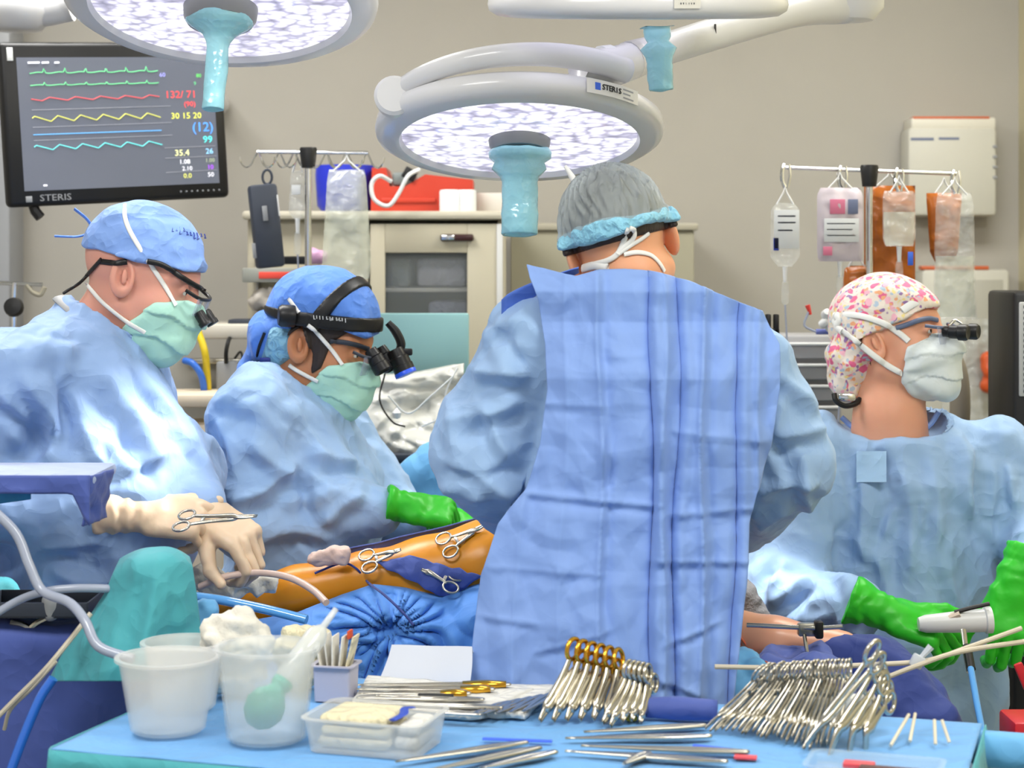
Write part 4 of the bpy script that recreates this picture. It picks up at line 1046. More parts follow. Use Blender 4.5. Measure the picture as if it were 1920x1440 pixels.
blob('surgical_towel', [(W(5, 1122, 3.12), W(30, 1132, 3.12), .03, .022), (W(-40, 1124, 3.12), W(5, 1122, 3.12), .045, .03)], .02, None, None, .005, M_teal, .006, 16, 5., label='teal towel folded on the side table beside the steel tray', cat='towel')
tr = thing('instrument_tray', 'small dark tray with steel parts on the side table', 'tray', W(80, 1178, 3.0))
trz = 1.092
tx = W(75, 1170, 3.0)[0]
obj('tray_pan', join(box((tx, 3.02, trz+.003), (.17, .12, .006), .002), box((tx, 2.96, trz+.014), (.17, .004, .022), .001), box((tx, 3.08, trz+.014), (.17, .004, .022), .001), box((tx-.085, 3.02, trz+.014), (.004, .12, .022), .001), box((tx+.085, 3.02, trz+.014), (.004, .12, .022), .001)), M_dark, tr)
for i, (x0, y0, x1, y1, r) in enumerate(((20, 1168, 60, 1182, .006), (52, 1182, 88, 1158, .005), (60, 1150, 100, 1140, .007), (10, 1155, 45, 1150, .005))):
    obj(('steel_rod', 'steel_probe', 'steel_chisel', 'steel_pin')[i], tube([W(x0, y0, 2.99), W((x0+x1)/2, (y0+y1)/2-3, 2.99), W(x1, y1, 2.99)], r, 8, smooth=3), M_steel, label=('steel rod lying in the dark tray, lowest', 'angled steel probe lying in the dark tray', 'thick steel chisel lying across the dark tray', 'short steel pin at the back of the dark tray')[i], cat='instrument')
blob('towel_clip', [(W(98, 1128, 2.97), W(96, 1150, 2.97), .016, .013)], .01, None, None, .003, M_grey, .001, 30, label='grey rounded plug standing beside the dark instrument tray', cat='plug')
ms = thing('instrument_stand', 'overhanging instrument stand under a blue drape with a hanging flap', 'stand', (-1.05, 2.98, 0))
obj('stand_tray', box((-1.04, 2.99, 1.318), (.78, .17, .02), .008), fabric('stand_lit_pale', (176, 190, 224)), ms)  # pale colour paints in the white light on the draped top
def mskirt(u, v):
    x = -1.44+.785*u; P = np.stack([x, np.full_like(u, 2.897), 1.326-.028*v-.05*np.clip((u-.965)/.03, 0, 1)*v-.0*u], 1)
    P[:, 1] -= .004*crumple(P, 14, 2.); return P
obj('drape_edge', grid(mskirt, 90, 8, .003), M_dnavy, ms, sharp=None)
def mflap(u, v):
    P = np.stack([-.655-.012*v+.012*u, 2.9+.1*u, 1.325-.078*v], 1); P[:, 0] += .004*crumple(P, 30, 1.); return P
obj('drape_flap', grid(mflap, 16, 16, .003), M_dnavy, ms, sharp=None)
def mlin(u, v):
    P = np.stack([-1.45+.70*u, 2.93+.02*np.sin(u*11), 1.306-.075*v*(1-.75*u*u)], 1); P[:, 1] -= .012*crumple(P, 11, 3.); return P
obj('drape_lining', grid(mlin, 60, 20, .003), fabric('drape_blue_teal', (48, 128, 186)), ms, sharp=None)
obj('stand_post', tube([(-1.40, 3.23, .02), (-1.40, 3.23, 1.29), (-1.40, 3.0, 1.305)], .014, 12), M_steeld, ms)
obj('stand_base', box((-1.25, 3.24, .03), (.5, .1, .05), .02), M_steeld, ms)
M_tubing = mat('clear_tubing', (176, 184, 204), .2, alpha=.85, spec=.8)
obj('suction_tube', tube([W(-20, 950, 2.84), W(30, 1000, 2.84), W(55, 1060, 2.83), W(80, 1108, 2.82), W(130, 1130, 2.79), W(160, 1165, 2.76), W(185, 1212, 2.74), W(250, 1236, 2.73)], .0075, 10, smooth=6), M_tubing, label='thick clear grey tube curving down from under the blue stand over the teal cover', cat='tube')
obj('suction_tube', tube([W(-30, 1165, 2.9), W(30, 1128, 2.9), W(80, 1110, 2.88), W(140, 1103, 2.88), W(215, 1104, 2.9)], .0065, 10, smooth=6), M_tubing, label='thinner clear tube looping flat behind the thick grey tube', cat='tube')
obj('electrical_cord', tube([W(-10, 1350, 2.82), W(30, 1310, 2.82), W(85, 1255, 2.82), W(135, 1195, 2.84), W(170, 1150, 2.86)], .004, 8, smooth=6), mat('cord_beige', (206, 196, 176), .5), label='thin beige cord hanging in a curve over the dark periwinkle drape', cat='cord')
obj('electrical_cord', tube([W(8, 1368, 2.84), W(20, 1330, 2.83), W(60, 1290, 2.82), W(105, 1240, 2.82)], .003, 8, smooth=6), MATS['cord_beige'], label='shorter beige cord hanging below the thin beige cord', cat='cord')
obj('light_cable', tube([W(15, 1460, 2.8), W(45, 1380, 2.8), W(75, 1310, 2.8), W(100, 1272, 2.8)], .0075, 10, smooth=5), mat('cable_royal', (52, 120, 232), .12, coat=1.), label='shiny royal blue cable running down the dark periwinkle drape', cat='cable')

# ================================================================== SURGICAL LAMPS
def led_mat():
    m = mat('led_field', (230, 228, 240), .2, coat=.5)
    nt = m.node_tree; L = nt.links; b = nt.nodes['Principled BSDF']
    tc = nt.nodes.new('ShaderNodeTexCoord'); mp = nt.nodes.new('ShaderNodeMapping'); mp.inputs['Scale'].default_value = (42, 62, 62)
    L.new(tc.outputs['Object'], mp.inputs['Vector'])
    n = nt.nodes.new('ShaderNodeTexNoise'); n.inputs['Scale'].default_value = .5; n.inputs['Detail'].default_value = 2
    v = nt.nodes.new('ShaderNodeTexVoronoi'); v.feature = 'F1'; v.inputs['Scale'].default_value = 1.; v.inputs['Randomness'].default_value = .85
    mx = nt.nodes.new('ShaderNodeMixRGB'); mx.blend_type = 'ADD'; mx.inputs[0].default_value = 1.1
    L.new(mp.outputs[0], mx.inputs[1]); L.new(mp.outputs[0], n.inputs['Vector']); L.new(n.outputs['Color'], mx.inputs[2]); L.new(mx.outputs[0], v.inputs['Vector'])
    r = nt.nodes.new('ShaderNodeValToRGB'); e = r.color_ramp.elements
    e[0].position = .2; e[0].color = (1, 1, 1, 1); e[1].position = .95; e[1].color = (.2, .19, .27, 1)
    k = r.color_ramp.elements.new(.48); k.color = (.82, .80, .92, 1)
    k = r.color_ramp.elements.new(.68); k.color = (.42, .40, .54, 1)
    L.new(v.outputs['Distance'], r.inputs[0]); L.new(r.outputs[0], b.inputs['Emission Color'])
    b.inputs['Emission Strength'].default_value = 1.0
    b.inputs['Base Color'].default_value = (.25, .25, .3, 1)
    return m
M_led = led_mat()
def text(name, body, size, m, parent, R, t, depth=.0006, align='CENTER', sx=1.):
    c = bpy.data.curves.new(name, 'FONT'); c.body = body; c.size = size; c.extrude = depth; c.align_x = align; c.align_y = 'CENTER'; c.resolution_u = 2
    t_ = bpy.data.objects.new(name, c); COL.objects.link(t_)
    dg = bpy.context.evaluated_depsgraph_get(); me = bpy.data.meshes.new_from_object(t_.evaluated_get(dg))
    bpy.data.objects.remove(t_); bpy.data.curves.remove(c)
    me.materials.clear(); me.materials.append(m); me.name = name
    o = bpy.data.objects.new(name, me); COL.objects.link(o)
    o.parent = parent; R = np.asarray(R)
    M = Matrix([[R[i][0]*sx, R[i][1], R[i][2], (np.array(t)-ORG[parent.name])[i]] for i in range(3)]+[[0, 0, 0, 1]])
    o.matrix_local = M; ORG[o.name] = ORG[parent.name]; return o
def lamp_head(label, c, tilt, rad, turn=0., group='surgical lamps'):
    c = np.array(c); R = rotz(turn)@rotx(-math.radians(tilt)); k = rad/.28
    L = thing('surgical_lamp', label, 'lamp', c, group)
    q = lambda pr, seg=72: lathe([(a*k, b*k) for a, b in pr], seg, R, c)
    obj('housing', q([(.229, .004), (.234, -.007), (.262, -.004), (.278, .006), (.281, .018), (.278, .034), (.264, .043), (.2, .052), (.1, .062), (.0001, .066)]), M_lampw, L, sharp=50)
    obj('lens', q([(.0001, -.002), (.12, -.001), (.231, .004)]), M_led, L, sharp=None)
    return L, R, k
# the lamp over the middle
c1 = W(974, 262, 3.45)
L1, R1, k1 = lamp_head('white round surgical lamp hanging fully in view over the orange-prepped patient', c1, 14.5, .266)
def inlamp(R, c, p): return np.asarray(p, float)@R.T+c
obj('hub', lathe([(.058, .002), (.056, -.012), (.05, -.022), (.0001, -.022)], 40, R1, c1), M_grey, L1)
def cover(R, c, L, rc, rh, length, z0):
    pr = [(.03, z0+.001), (rc*.95, z0), (rc, z0-.006), (rc*.98, z0-.016), (rc*.8, z0-.024), (rh*1.5, z0-.036), (rh*1.1, z0-.05), (rh, z0-.06)]
    for i in range(1, 9): pr.append((rh*(1+.02*math.sin(i*1.7)), z0-.06-(length-.06)*i/8))
    pr += [(rh*.94, z0-length-.003), (rh*.8, z0-length-.001), (rh*.7, z0-length+.012), (.0001, z0-length+.014)]
    g = lathe(pr, 40, R, c); N = vnormals(*[g[0], [f for f in g[1] if len(f) == 4]])
    return obj('handle_cover', (g[0]+N*(.0016*crumple(g[0], 22, 2.))[:, None], g[1]), M_cover, L, sharp=None, label='translucent blue sterile handle cover')
Rh = rotx(-math.radians(6))
cover(Rh, inlamp(R1, c1, (0, 0, -.02))+np.array((0, 0, .0)), L1, .058, .0335, .155, .0)
ya = np.linspace(math.radians(203), math.radians(318), 26)
yk = tube(inlamp(R1, c1, k1*np.stack([.268*np.cos(ya), .268*np.sin(ya), np.linspace(.045, .075, 26)+.012*np.sin(np.linspace(0, math.pi, 26))], 1)), [.017+.006*i/25 for i in range(26)], 12, flat=(.8, 1.0), ref=(0, 0, 1))
obj('yoke', yk, M_lampw, L1, sharp=None)
obj('pivot', lathe([(.001, -.02), (.03, -.02), (.036, -.014), (.036, .014), (.03, .02), (.001, .02)], 28, frame((1, 0, 0), zd=(-.45, -.85, .1)), W(740, 182, 3.32)), M_lampw, L1)
obj('back_cap', lathe([(.1, 0), (.095, .028), (.07, .04), (.0001, .044)], 36, R1@np.eye(3), inlamp(R1, c1, (-.11, .02, .06))), M_lampw, L1)
j0 = W(1128, 128, 3.33); j1 = W(1160, 124, 3.68)
arm_ = obj('arm', join(tube([W(1085, 122, 3.28), W(1135, 128, 3.32), W(1190, 112, 3.38)], [.03, .037, .034], 16, smooth=5), tube([W(1180, 114, 3.37), W(1260, 88, 3.45), W(1480, 22, 3.68), W(1580, 6, 3.78)], [.036, .03, .033, .042], 16, smooth=4)), M_lampw, L1, sharp=None)
obj('elbow_joint', join(lathe([(.0001, -.06), (.05, -.055), (.072, -.03), (.075, .05), (.0001, .06)], 28, None, W(1590, -12, 3.8)), tube([W(1590, -20, 3.8), (W(1590, 0, 3.8)[0], 3.8, 3.0)], .04, 16)), M_lampw, L1)
obj('arm_collar', tube([W(1128, 128, 3.33), W(1146, 126, 3.34)], [.0405, .0405], 18), M_white, L1)
obj('arm_mark', box(W(1341, 56, 3.49), (.004, .004, .022), .001), M_black, L1)
obj('arm_badge', tube([W(1370, 50, 3.555), W(1440, 28, 3.625)], 1, 8, flat=(.004, .003), ref=(0, -1, 0)), mat('badge_silver', (214, 220, 236), .2), L1)
# brand plate on the rim
th0 = math.radians(-52)
def plate(u, v):
    a = th0+(u-.5)*.44; r = .2825*k1; z = (.034-.028*v)*k1
    return inlamp(R1, c1, np.stack([r*np.cos(a), r*np.sin(a), z], 1))
lp_ = obj('name_plate', grid(plate, 20, 4, .001), mat('plate_white', (226, 224, 216), .4), L1)
tt = []
for ch, da in zip('STERIS', (-.095, -.068, -.041, -.014, .013, .040)):
    a = th0+da; xd = R1@np.array((-math.sin(a), math.cos(a), 0)); zd = R1@np.array((math.cos(a), math.sin(a), 0)); yd = np.cross(zd, xd)
    text('lettering', ch, .0145, M_black, lp_, np.stack([xd, yd, zd], 1), inlamp(R1, c1, (.2845*k1*math.cos(a), .2845*k1*math.sin(a), .021*k1)))
def dash(u, v, a0, a1, z0, z1):
    a = th0+a0+(a1-a0)*u; return inlamp(R1, c1, np.stack([.2838*k1*np.cos(a), .2838*k1*np.sin(a), (z0+(z1-z0)*v)*k1], 1))
obj('plate_mark', grid(lambda u, v: dash(u, v, -.16, -.118, .028, .014), 6, 3), mat('logo_blue', (64, 104, 214), .4), lp_)
obj('plate_line', join(grid(lambda u, v: dash(u, v, .07, .17, .029, .026), 6, 2), grid(lambda u, v: dash(u, v, .07, .14, .021, .018), 6, 2), grid(lambda u, v: dash(u, v, .07, .17, .013, .010), 6, 2)), M_grey, lp_)
spot(inlamp(R1, c1, (-.12, -.12, -.06)), W(325, 755, 3.24), 190, 13, .8)
spot(inlamp(R1, c1, (-.1, -.1, -.06)), W(450, 1010, 3.25), 60, 5, .8)
# the lamp cut off by the top edge
c2 = W(414, 14, 3.3)
L2, R2, k2 = lamp_head('large white surgical lamp over the wall monitor, its rim hiding part of the screen', c2, 17, .277)
obj('hub', lathe([(.066, .002), (.064, -.02), (.058, -.03), (.0001, -.03)], 40, R2, c2), M_grey, L2)
cover(rotx(-math.radians(9))@roty(math.radians(3)), inlamp(R2, c2, (0, 0, -.014)), L2, .060, .0195, .17, .0)
obj('yoke', tube(inlamp(R2, c2, np.stack([.27*np.cos(ya), .27*np.sin(ya), .07+0*ya], 1)), .024, 12, flat=(.62, 1.), ref=(0, 0, 1)), M_lampw, L2, sharp=None)
obj('arm', tube([inlamp(R2, c2, (.2, .2, .1)), (c2[0]+.3, 3.62, 2.6), (c2[0]+.3, 3.62, 3.0)], .034, 14, smooth=5), M_lampw, L2, sharp=None)
spot(inlamp(R2, c2, (.12, -.1, -.05)), W(360, 430, 3.38), 30, 14, .8)
# the lamp seen edge on
c3 = W(1195, 26, 3.2)
L3, R3, k3 = lamp_head('surgical lamp seen edge-on at the top with only its thin blue handle below', c3, -8.5, .256)
cover(rotx(math.radians(2))@roty(math.radians(-4)), W(1232, 52, 3.18), L3, .024, .0215, .104, .0)
obj('arm', tube([c3+np.array((0, .05, .1)), c3+np.array((0, .1, .6)), (c3[0], c3[1]+.1, 3.0)], .034, 14), M_lampw, L3, sharp=None)
a = math.radians(-76); pr = []
def plate3(u, v):
    a_ = a+(u-.5)*.17; return inlamp(R3, c3, np.stack([.2575*np.cos(a_), .2575*np.sin(a_), .032-.02*v], 1))
lp3 = obj('name_plate', grid(plate3, 12, 4, .001), MATS['plate_white'], L3)
obj('plate_line', join(grid(lambda u, v: inlamp(R3, c3, np.stack([.2585*np.cos(a+(u-.5)*.15), .2585*np.sin(a+(u-.5)*.15), .030-.005*v], 1)), 8, 2), grid(lambda u, v: inlamp(R3, c3, np.stack([.2585*np.cos(a+(u-.5)*.11), .2585*np.sin(a+(u-.5)*.11), .021-.003*v], 1)), 8, 2)), M_dark, lp3)
spot(inlamp(R3, c3, (.1, -.05, -.05)), W(1425, 1090, 3.45), 230, 8, .5)
spot(inlamp(R3, c3, (.1, -.05, -.05)), W(1410, 1205, 3.25), 110, 7, .6)
la = thing('ceiling_arm', 'white jointed equipment arm entering beside the wall monitor', 'arm', W(40, 20, 4.3))
obj('tube_section', tube([W(-60, 8, 4.3), W(60, 18, 4.3), W(132, 6, 4.3)], .042, 16, smooth=4), M_lampw, la, sharp=None)
obj('joint', xf(lathe([(.0001, -.05), (.06, -.045), (.085, -.01), (.085, .04), (.0001, .06)], 24), None, W(30, 20, 4.3)), M_lampw, la, sharp=None)
obj('drop_tube', tube([W(30, 0, 4.3), (W(30, 0, 4.3)[0], 4.3, 3.0)], .04, 14), M_lampw, la)

# ================================================================== WALL MONITOR
ml, mr = W(3, 235, 4.2), W(418, 219, 4.5)
mr[2] = ml[2]+.035
xd = (mr-ml); mw = np.linalg.norm(xd); xd /= mw
RM = frame(xd, zd=(0, 0, 1)); mc = (ml+mr)/2; mh = .372
MO = thing('monitor', 'black patient monitor on the wall side showing coloured vital sign traces', 'monitor', mc)
def onm(x, z, off=0.): return mc+RM@np.array((x*mw, -.018-off, z*mh))
obj('casing', xf(rbox(mw, .035, mh, .012, 3), RM, mc), M_black, MO)
x0_, x1_, z0_, z1_ = -.432, .45, -.405, .405
M_screen = mat('screen_glare_grey', (88, 92, 104), .12, emit=.28, emitc=(120, 126, 140), spec=.6)  # grey glare on the screen is put into its base colour and emission
scr = obj('screen', grid(lambda u, v: np.array([onm(x0_+(x1_-x0_)*a, z0_+(z1_-z0_)*b, .0005) for a, b in zip(u, v)]), 2, 2, .001), M_screen, MO)
def glow(n, c, e=.8): return mat('glow_'+n, c, .4, emit=e)
def trace(z, amp, per, col, kind, n=150):
    xs = np.linspace(-.38, .19, n); ph = (xs*per) % 1
    if kind == 'ecg': y = np.where(np.abs(ph-.5) < .06, (1-np.abs(ph-.5)/.06), 0)+.12*np.sin(ph*6.28)
    elif kind == 'saw': y = np.where(ph < .3, ph/.3, 1-(ph-.3)/.7)-.5
    else: y = 0*ph
    P = np.array([onm(a, z+amp*b+.012*(a+.38), .0016) for a, b in zip(xs, y)])
    return tube(P, .00105, 5)
for z, amp, per, col, kind, nm in ((.31, .03, 11, (96, 190, 128), 'ecg', 'green'), (.235, .018, 11, (96, 190, 128), 'ecg', 'green'), (.15, .02, 9, (200, 76, 80), 'saw', 'red'), (.03, .034, 10, (200, 200, 90), 'saw', 'yellow'), (-.065, .003, 4, (86, 160, 220), 'flat', 'blue'), (-.145, .03, 10, (96, 208, 206), 'saw', 'cyan')):
    obj('waveform', trace(z, amp, per, col, kind), glow(nm, col), scr, sharp=None)
for z in (.085, -.02, -.1):
    obj('divider', tube([onm(-.38, z, .001), onm(.24, z+.01, .001)], .0005, 4), glow('dim', (150, 152, 160), .3), scr)
Rt = RM[:, [0, 2, 1]]*np.array((1, 1, -1))
for x, z, tx_, sz, col, nm in ((.21, .292, '60', .014, (150, 150, 220), 'lilac'), (.38, .285, '80', .012, (96, 200, 96), 'lime'), (.36, .235, '9', .012, (96, 190, 128), 'green'), (.29, .165, '132/ 71', .024, (228, 72, 72), 'red2'), (.33, .105, '(90)', .017, (228, 72, 72), 'red2'), (.31, .03, '30 15 20', .020, (214, 214, 84), 'yellow2'), (.385, -.045, '(12)', .031, (78, 150, 250), 'blue2'), (.405, -.125, '99', .023, (84, 220, 216), 'cyan2'),
                               (.28, -.205, '35.4', .020, (228, 228, 160), 'pale'), (.41, -.2, '26', .018, (140, 200, 240), 'ice'), (.29, -.262, '1.08', .015, (226, 226, 232), 'white'), (.41, -.258, '1.00', .013, (150, 160, 130), 'olive'), (.30, -.305, '2.10', .014, (226, 226, 232), 'white'), (.41, -.302, '10', .015, (170, 80, 230), 'violet'), (.30, -.352, '0.0', .016, (206, 206, 100), 'yellow3'), (.41, -.35, '50', .015, (226, 226, 232), 'white')):
    text('reading', tx_, sz, glow(nm, col, .9), scr, Rt, onm(x, z, .0016), .0002, sx=1.1)
obj('header_bar', join(*[tube([onm(x0, .372, .0016), onm(x0+w0, .373, .0016)], .0022, 5) for x0, w0 in ((-.385, .05), (-.325, .03), (-.27, .02))]+[tube([onm(-.35, -.375, .0016), onm(-.335, -.375, .0016)], .002, 5)]), glow('white', (226, 226, 232), .9), scr)
for i, z in enumerate((-.17, -.235, -.325)):
    obj('divider', tube([onm(.2, z, .001), onm(.44, z+.004, .001)], .0005, 4), glow('dim', (150, 152, 160), .3), scr)
text('brand_lettering', 'STERIS', .021, mat('lettering_grey', (150, 152, 156), .4), MO, Rt, onm(-.30, -.452, .0003), .0004, sx=1.25)
obj('brand_mark', xf(rbox(.015, .002, .014, .001), RM, onm(-.415, -.455, .0)), MATS['lettering_grey'], MO)
obj('white_sticker', xf(rbox(.014, .002, .03, .001), RM, onm(-.458, .425, .0)), M_white, MO)
for i in range(8): obj('button', xf(rbox(.004, .003, .004, .001), RM, onm(.265+i*.026, -.45, .0)), M_grey, MO)
obj('monitor_bracket', join(box(mc+np.array((0, .06, 0)), (.1, .1, .1), .01), tube([mc+np.array((0, .1, 0)), mc+np.array((.05, .6, .15)), mc+np.array((.05, 1.22, .15))], .03, 12)), M_lampw, MO)
obj('cable_stub', tube([W(62, 384, 4.25), W(66, 396, 4.25), W(76, 408, 4.25)], .012, 8), M_black, MO)

# ================================================================== POLES WITH BAGS
def bag(name, label, cat, px, py, wpx, hpx, d, m, taper=(.8, 1, 1, .75), thick=.028, group=None, seed=0., tags=(), neck=0, port=True, level=None):
    wm, hm = wpx*d/F, hpx*d/F; c = W(px, py, d)
    def prof(v): return np.interp(v, [0, .1, .85, 1], taper)
    def fn(sgn):
        def f_(u, v):
            s_ = u*2-1; wv = prof(v)*wm/2
            y = sgn*thick*np.sqrt(np.clip(1-s_**4, 0, 1))*np.clip(np.minimum(v, 1-v)*5, 0, 1)**.6*.5
            P = np.stack([c[0]+s_*wv, c[1]+y, c[2]-hm*v], 1)
            P[:, 1] -= .004*crumple(P, 26, seed)*(1-s_**4); return P
        return f_
    g = join(grid(fn(-1), 18, 26), grid(fn(1), 18, 26))
    B_ = obj(name, g, m, None, label=label, cat=cat, group=group, origin=(c[0], c[1], c[2]-hm), sharp=None)
    obj('hanger_loop', tube([c+np.array((-wm*.28, 0, -.004)), c+np.array((-.004, 0, .022)), c+np.array((0, 0, .034)), c+np.array((.004, 0, .022)), c+np.array((wm*.28, 0, -.004))], .0022, 6), M_white, B_)
    if level is not None:
        def fl(sgn):
            def f_(u, v):
                vv = level+(0.985-level)*v; s_ = u*2-1; wv = prof(vv)*wm/2*.94
                y = sgn*thick*.42*np.sqrt(np.clip(1-s_**4, 0, 1))*np.clip((1-vv)*5, 0, 1)**.6
                return np.stack([c[0]+s_*wv, c[1]+y, c[2]-hm*vv], 1)
            return f_
        obj('fluid', join(grid(fl(-1), 14, 14), grid(fl(1), 14, 14)), M_fluid, B_, sharp=None)
    for (n_, u0, v0, u1, v1, mm) in tags:
        y = c[1]-thick*.5-.004
        obj(n_, box((c[0]+(u0+u1-1)*.5*wm, y, c[2]-hm*(v0+v1)/2), (abs(u1-u0)*wm, .0012, abs(v1-v0)*hm), .0004), mm, B_)
    if port:
        obj('port', tube([c+np.array((0, 0, -hm)), c+np.array((0, 0, -hm-.035))], [.006, .004], 8), M_white, B_)
        obj('drip_chamber', lathe([(.0001, 0), (.007, -.002), (.009, -.02), (.009, -.05), (.003, -.056), (.0001, -.056)], 14, None, c+np.array((0, 0, -hm-.03))), M_clear, B_)
        obj('line', tube([c+np.array((0, 0, -hm-.085)), c+np.array((.006, 0, -hm-.2)), c+np.array((-.004, 0, -hm-.36))], .0022, 6), MATS['clear_tubing'], B_)
    return B_
def hook(P, s=1., both=True):
    """an S of wire under a bar"""
    out = []
    for sg in ((1, -1) if both else (1,)):
        out.append(tube(np.array(P)+np.array([(0, 0, .004), (sg*.008, -.004, -.014), (sg*.016, -.008, -.03), (sg*.028, -.012, -.036), (sg*.038, -.014, -.026), (sg*.042, -.015, -.012)])*s, .0022, 6, smooth=4))
    return join(*out)
def iv_pole(label, px, pytop, d, xa, ya_, xb, yb, hooks, hs=1., both=True):
    p = W(px, pytop, d)
    o = thing('infusion_pole', label, 'pole', (p[0], d, 0), 'infusion poles')
    obj('pole', tube([(p[0], d, .06), (p[0], d, p[2])], .0085, 14), M_chrome, o)
    obj('crossbar', tube([W(xa, ya_, d), W(xb, yb, d)], .0045, 10), M_chrome, o)
    obj('clamp_block', xf(lathe([(.0001, .022), (.019, .022), (.021, .016), (.016, -.026), (.0001, -.028)], 16), None, W(px, pytop+12, d-.004)), M_black, o)
    for h_ in hooks:
        y = ya_+(yb-ya_)*(h_-xa)/(xb-xa); obj('hook', hook(W(h_, y, d), hs, both), M_chrome, o)
    obj('base', join(*[tube([(p[0], d, .06), (p[0]+.14*math.cos(a_), d+.14*math.sin(a_), .045)], [.014, .010], 8) for a_ in np.arange(5)*1.2566]), M_grey, o)
    for a_ in np.arange(5)*1.2566:
        obj('caster', xf(lathe([(.0001, -.01), (.022, -.01), (.022, .01), (.0001, .01)], 14), rotz(a_)@rotx(math.pi/2), (p[0]+.14*math.cos(a_), d+.14*math.sin(a_), .022)), M_black, o)
    return o
iv_pole('infusion pole with many wire hooks standing before the steel cabinet', 578, 282, 4.4, 482, 285, 690, 287, (484, 524, 552, 612, 650, 688), 1.0)
iv_pole('infusion pole hung with fluid bags behind the floral cap', 1630, 316, 4.2, 1468, 314, 1793, 326, (), 1.0)
po = bpy.data.objects['infusion_pole.001']
for x_, y_ in ((1470, 314), (1576, 318), (1682, 322), (1788, 326)):
    p = W(x_, y_, 4.2); obj('hook', join(tube([p+np.array((0, 0, .006)), p+np.array((-.006, -.01, -.01)), p+np.array((-.006, -.014, -.032)), p+np.array((0, -.016, -.046))], .0045, 8, smooth=3), tube([p+np.array((.012, 0, .006)), p+np.array((.012, -.01, -.02)), p+np.array((.006, -.014, -.046))], .003, 8, smooth=3)), M_chrome, po)
# the pager-like device and bags on the left pole
dv = thing('hanging_remote', 'dark slate handset hanging by its ring from the hooked infusion pole', 'handset', W(500, 350, 4.36))
Rd = roty(math.radians(-6))
obj('body', xf(rbox(.066, .035, .195, .008, 2), Rd@rotz(.35), W(499, 424, 4.36)), M_dark, dv)
obj('ring', tube(np.array([W(501, 332, 4.36)+np.array((.011*math.cos(t), 0, .017*math.sin(t))) for t in np.linspace(0, 6.283, 17)[:-1]]), .003, 8, closed=True), M_dark, dv)
obj('white_label', xf(rbox(.012, .002, .05, .001), Rd@rotz(.35+1.2), W(522, 385, 4.335)), M_white, dv)
for i, (x_, y_) in enumerate(((478, 470), (497, 400))): obj('display_mark', xf(rbox(.012, .002, .035, .001), Rd@rotz(.35), W(x_, y_, 4.338)), M_grey, dv)
bag('fluid_bag', 'large clear fluid bag hanging on the hooked pole by the steel cabinet', 'bag', 650, 318, 92, 205, 4.37, M_fluid, (.72, .8, 1, .9), .05, None, 1., (), port=True)
bag('fluid_bag', 'narrow empty clear bag beside the chrome shaft of the hooked pole', 'bag', 558, 320, 34, 90, 4.42, M_clear, (.6, .8, 1, .5), .02, None, 2., (('paper_tag', .2, .3, .7, .5, M_white),))
blue_ink = mat('label_ink', (110, 120, 150), .6); pink_ink = mat('label_pink', (214, 120, 150), .6); lab = mat('label_paper', (212, 216, 218), .6)
bag('drip_bottle', 'small clear drip bottle with a blue tag hanging above the black clip', 'bag', 1472, 380, 56, 120, 4.17, M_clear, (.55, .95, 1, .45), .04, None, 3., (('label_sheet', .08, .12, .92, .72, lab), ('blue_tag', .06, .55, .24, .75, mat('tag_blue', (36, 60, 160), .5)), ('print_line', .2, .2, .8, .23, blue_ink), ('print_line', .2, .3, .8, .33, blue_ink), ('print_line', .2, .42, .7, .45, blue_ink)))
bag('blood_product_bag', 'white fluid bag printed in pink hanging between drip bottle and black pole clamp', 'bag', 1575, 352, 86, 138, 4.17, mat('bag_milky', (214, 204, 212), .3, alpha=.8), (.85, 1, 1, .95), .03, None, 4., (('pink_print', .25, .16, .58, .36, pink_ink), ('grey_print', .64, .16, .86, .36, blue_ink), ('label_sheet', .12, .42, .88, .74, lab), ('print_line', .18, .48, .8, .5, blue_ink), ('print_line', .18, .56, .74, .58, blue_ink), ('print_line', .18, .64, .8, .66, blue_ink), ('pink_print', .1, .8, .3, .92, pink_ink)))
bag('fluid_bag', 'small clear fluid bag with blue port in front of the amber sleeve', 'bag', 1686, 358, 62, 104, 4.15, M_clear, (.9, 1, 1, .85), .035, None, 5., (('blue_port', .7, 1.1, .86, 1.34, mat('port_blue', (60, 110, 230), .4)),), level=.38)
bag('fluid_bag', 'long clear fluid bag half full beside the white wall dispenser', 'bag', 1790, 362, 84, 236, 4.15, M_clear, (.75, .85, .95, 1.), .05, None, 6., (), level=.5, port=False)
M_amber = mat('amber_film', (176, 96, 30), .25, alpha=.93, bump=.4, bscale=14, ridged=True, bdist=.006)
bag('light_shield_sleeve', 'broad amber plastic sleeve hanging behind the black pole clamp', 'sleeve', 1668, 348, 96, 212, 4.24, M_amber, (1, 1, 1, .9), .03, None, 7., (), port=False)
bag('light_shield_sleeve', 'amber plastic sleeve hanging behind the long half-full bag', 'sleeve', 1770, 362, 66, 130, 4.24, M_amber, (1, 1, .8, .5), .03, None, 8., (), port=False)
bag('light_shield_sleeve', 'torn amber sleeve end showing low beside the pole above the floral cap', 'sleeve', 1606, 498, 56, 62, 4.22, M_amber, (.5, .8, 1, .7), .03, None, 9., (), port=False)
mf = thing('tap_manifold', 'cluster of white stopcock taps behind the floral cap', 'manifold', W(1565, 600, 4.1))
for i, (x_, y_, r_) in enumerate(((1550, 590, .013), (1568, 596, .015), (1560, 612, .014), (1578, 580, .012), (1545, 606, .011), (1572, 618, .012))):
    obj('tap', lathe([(.0001, -r_), (r_*.8, -r_*.8), (r_, 0), (r_*.6, r_), (.0001, r_*1.2)], 12, frame((1, .3*i, 0), zd=(.4*math.sin(i*2), -.8, .5)), W(x_, y_, 4.1)), M_white, mf)
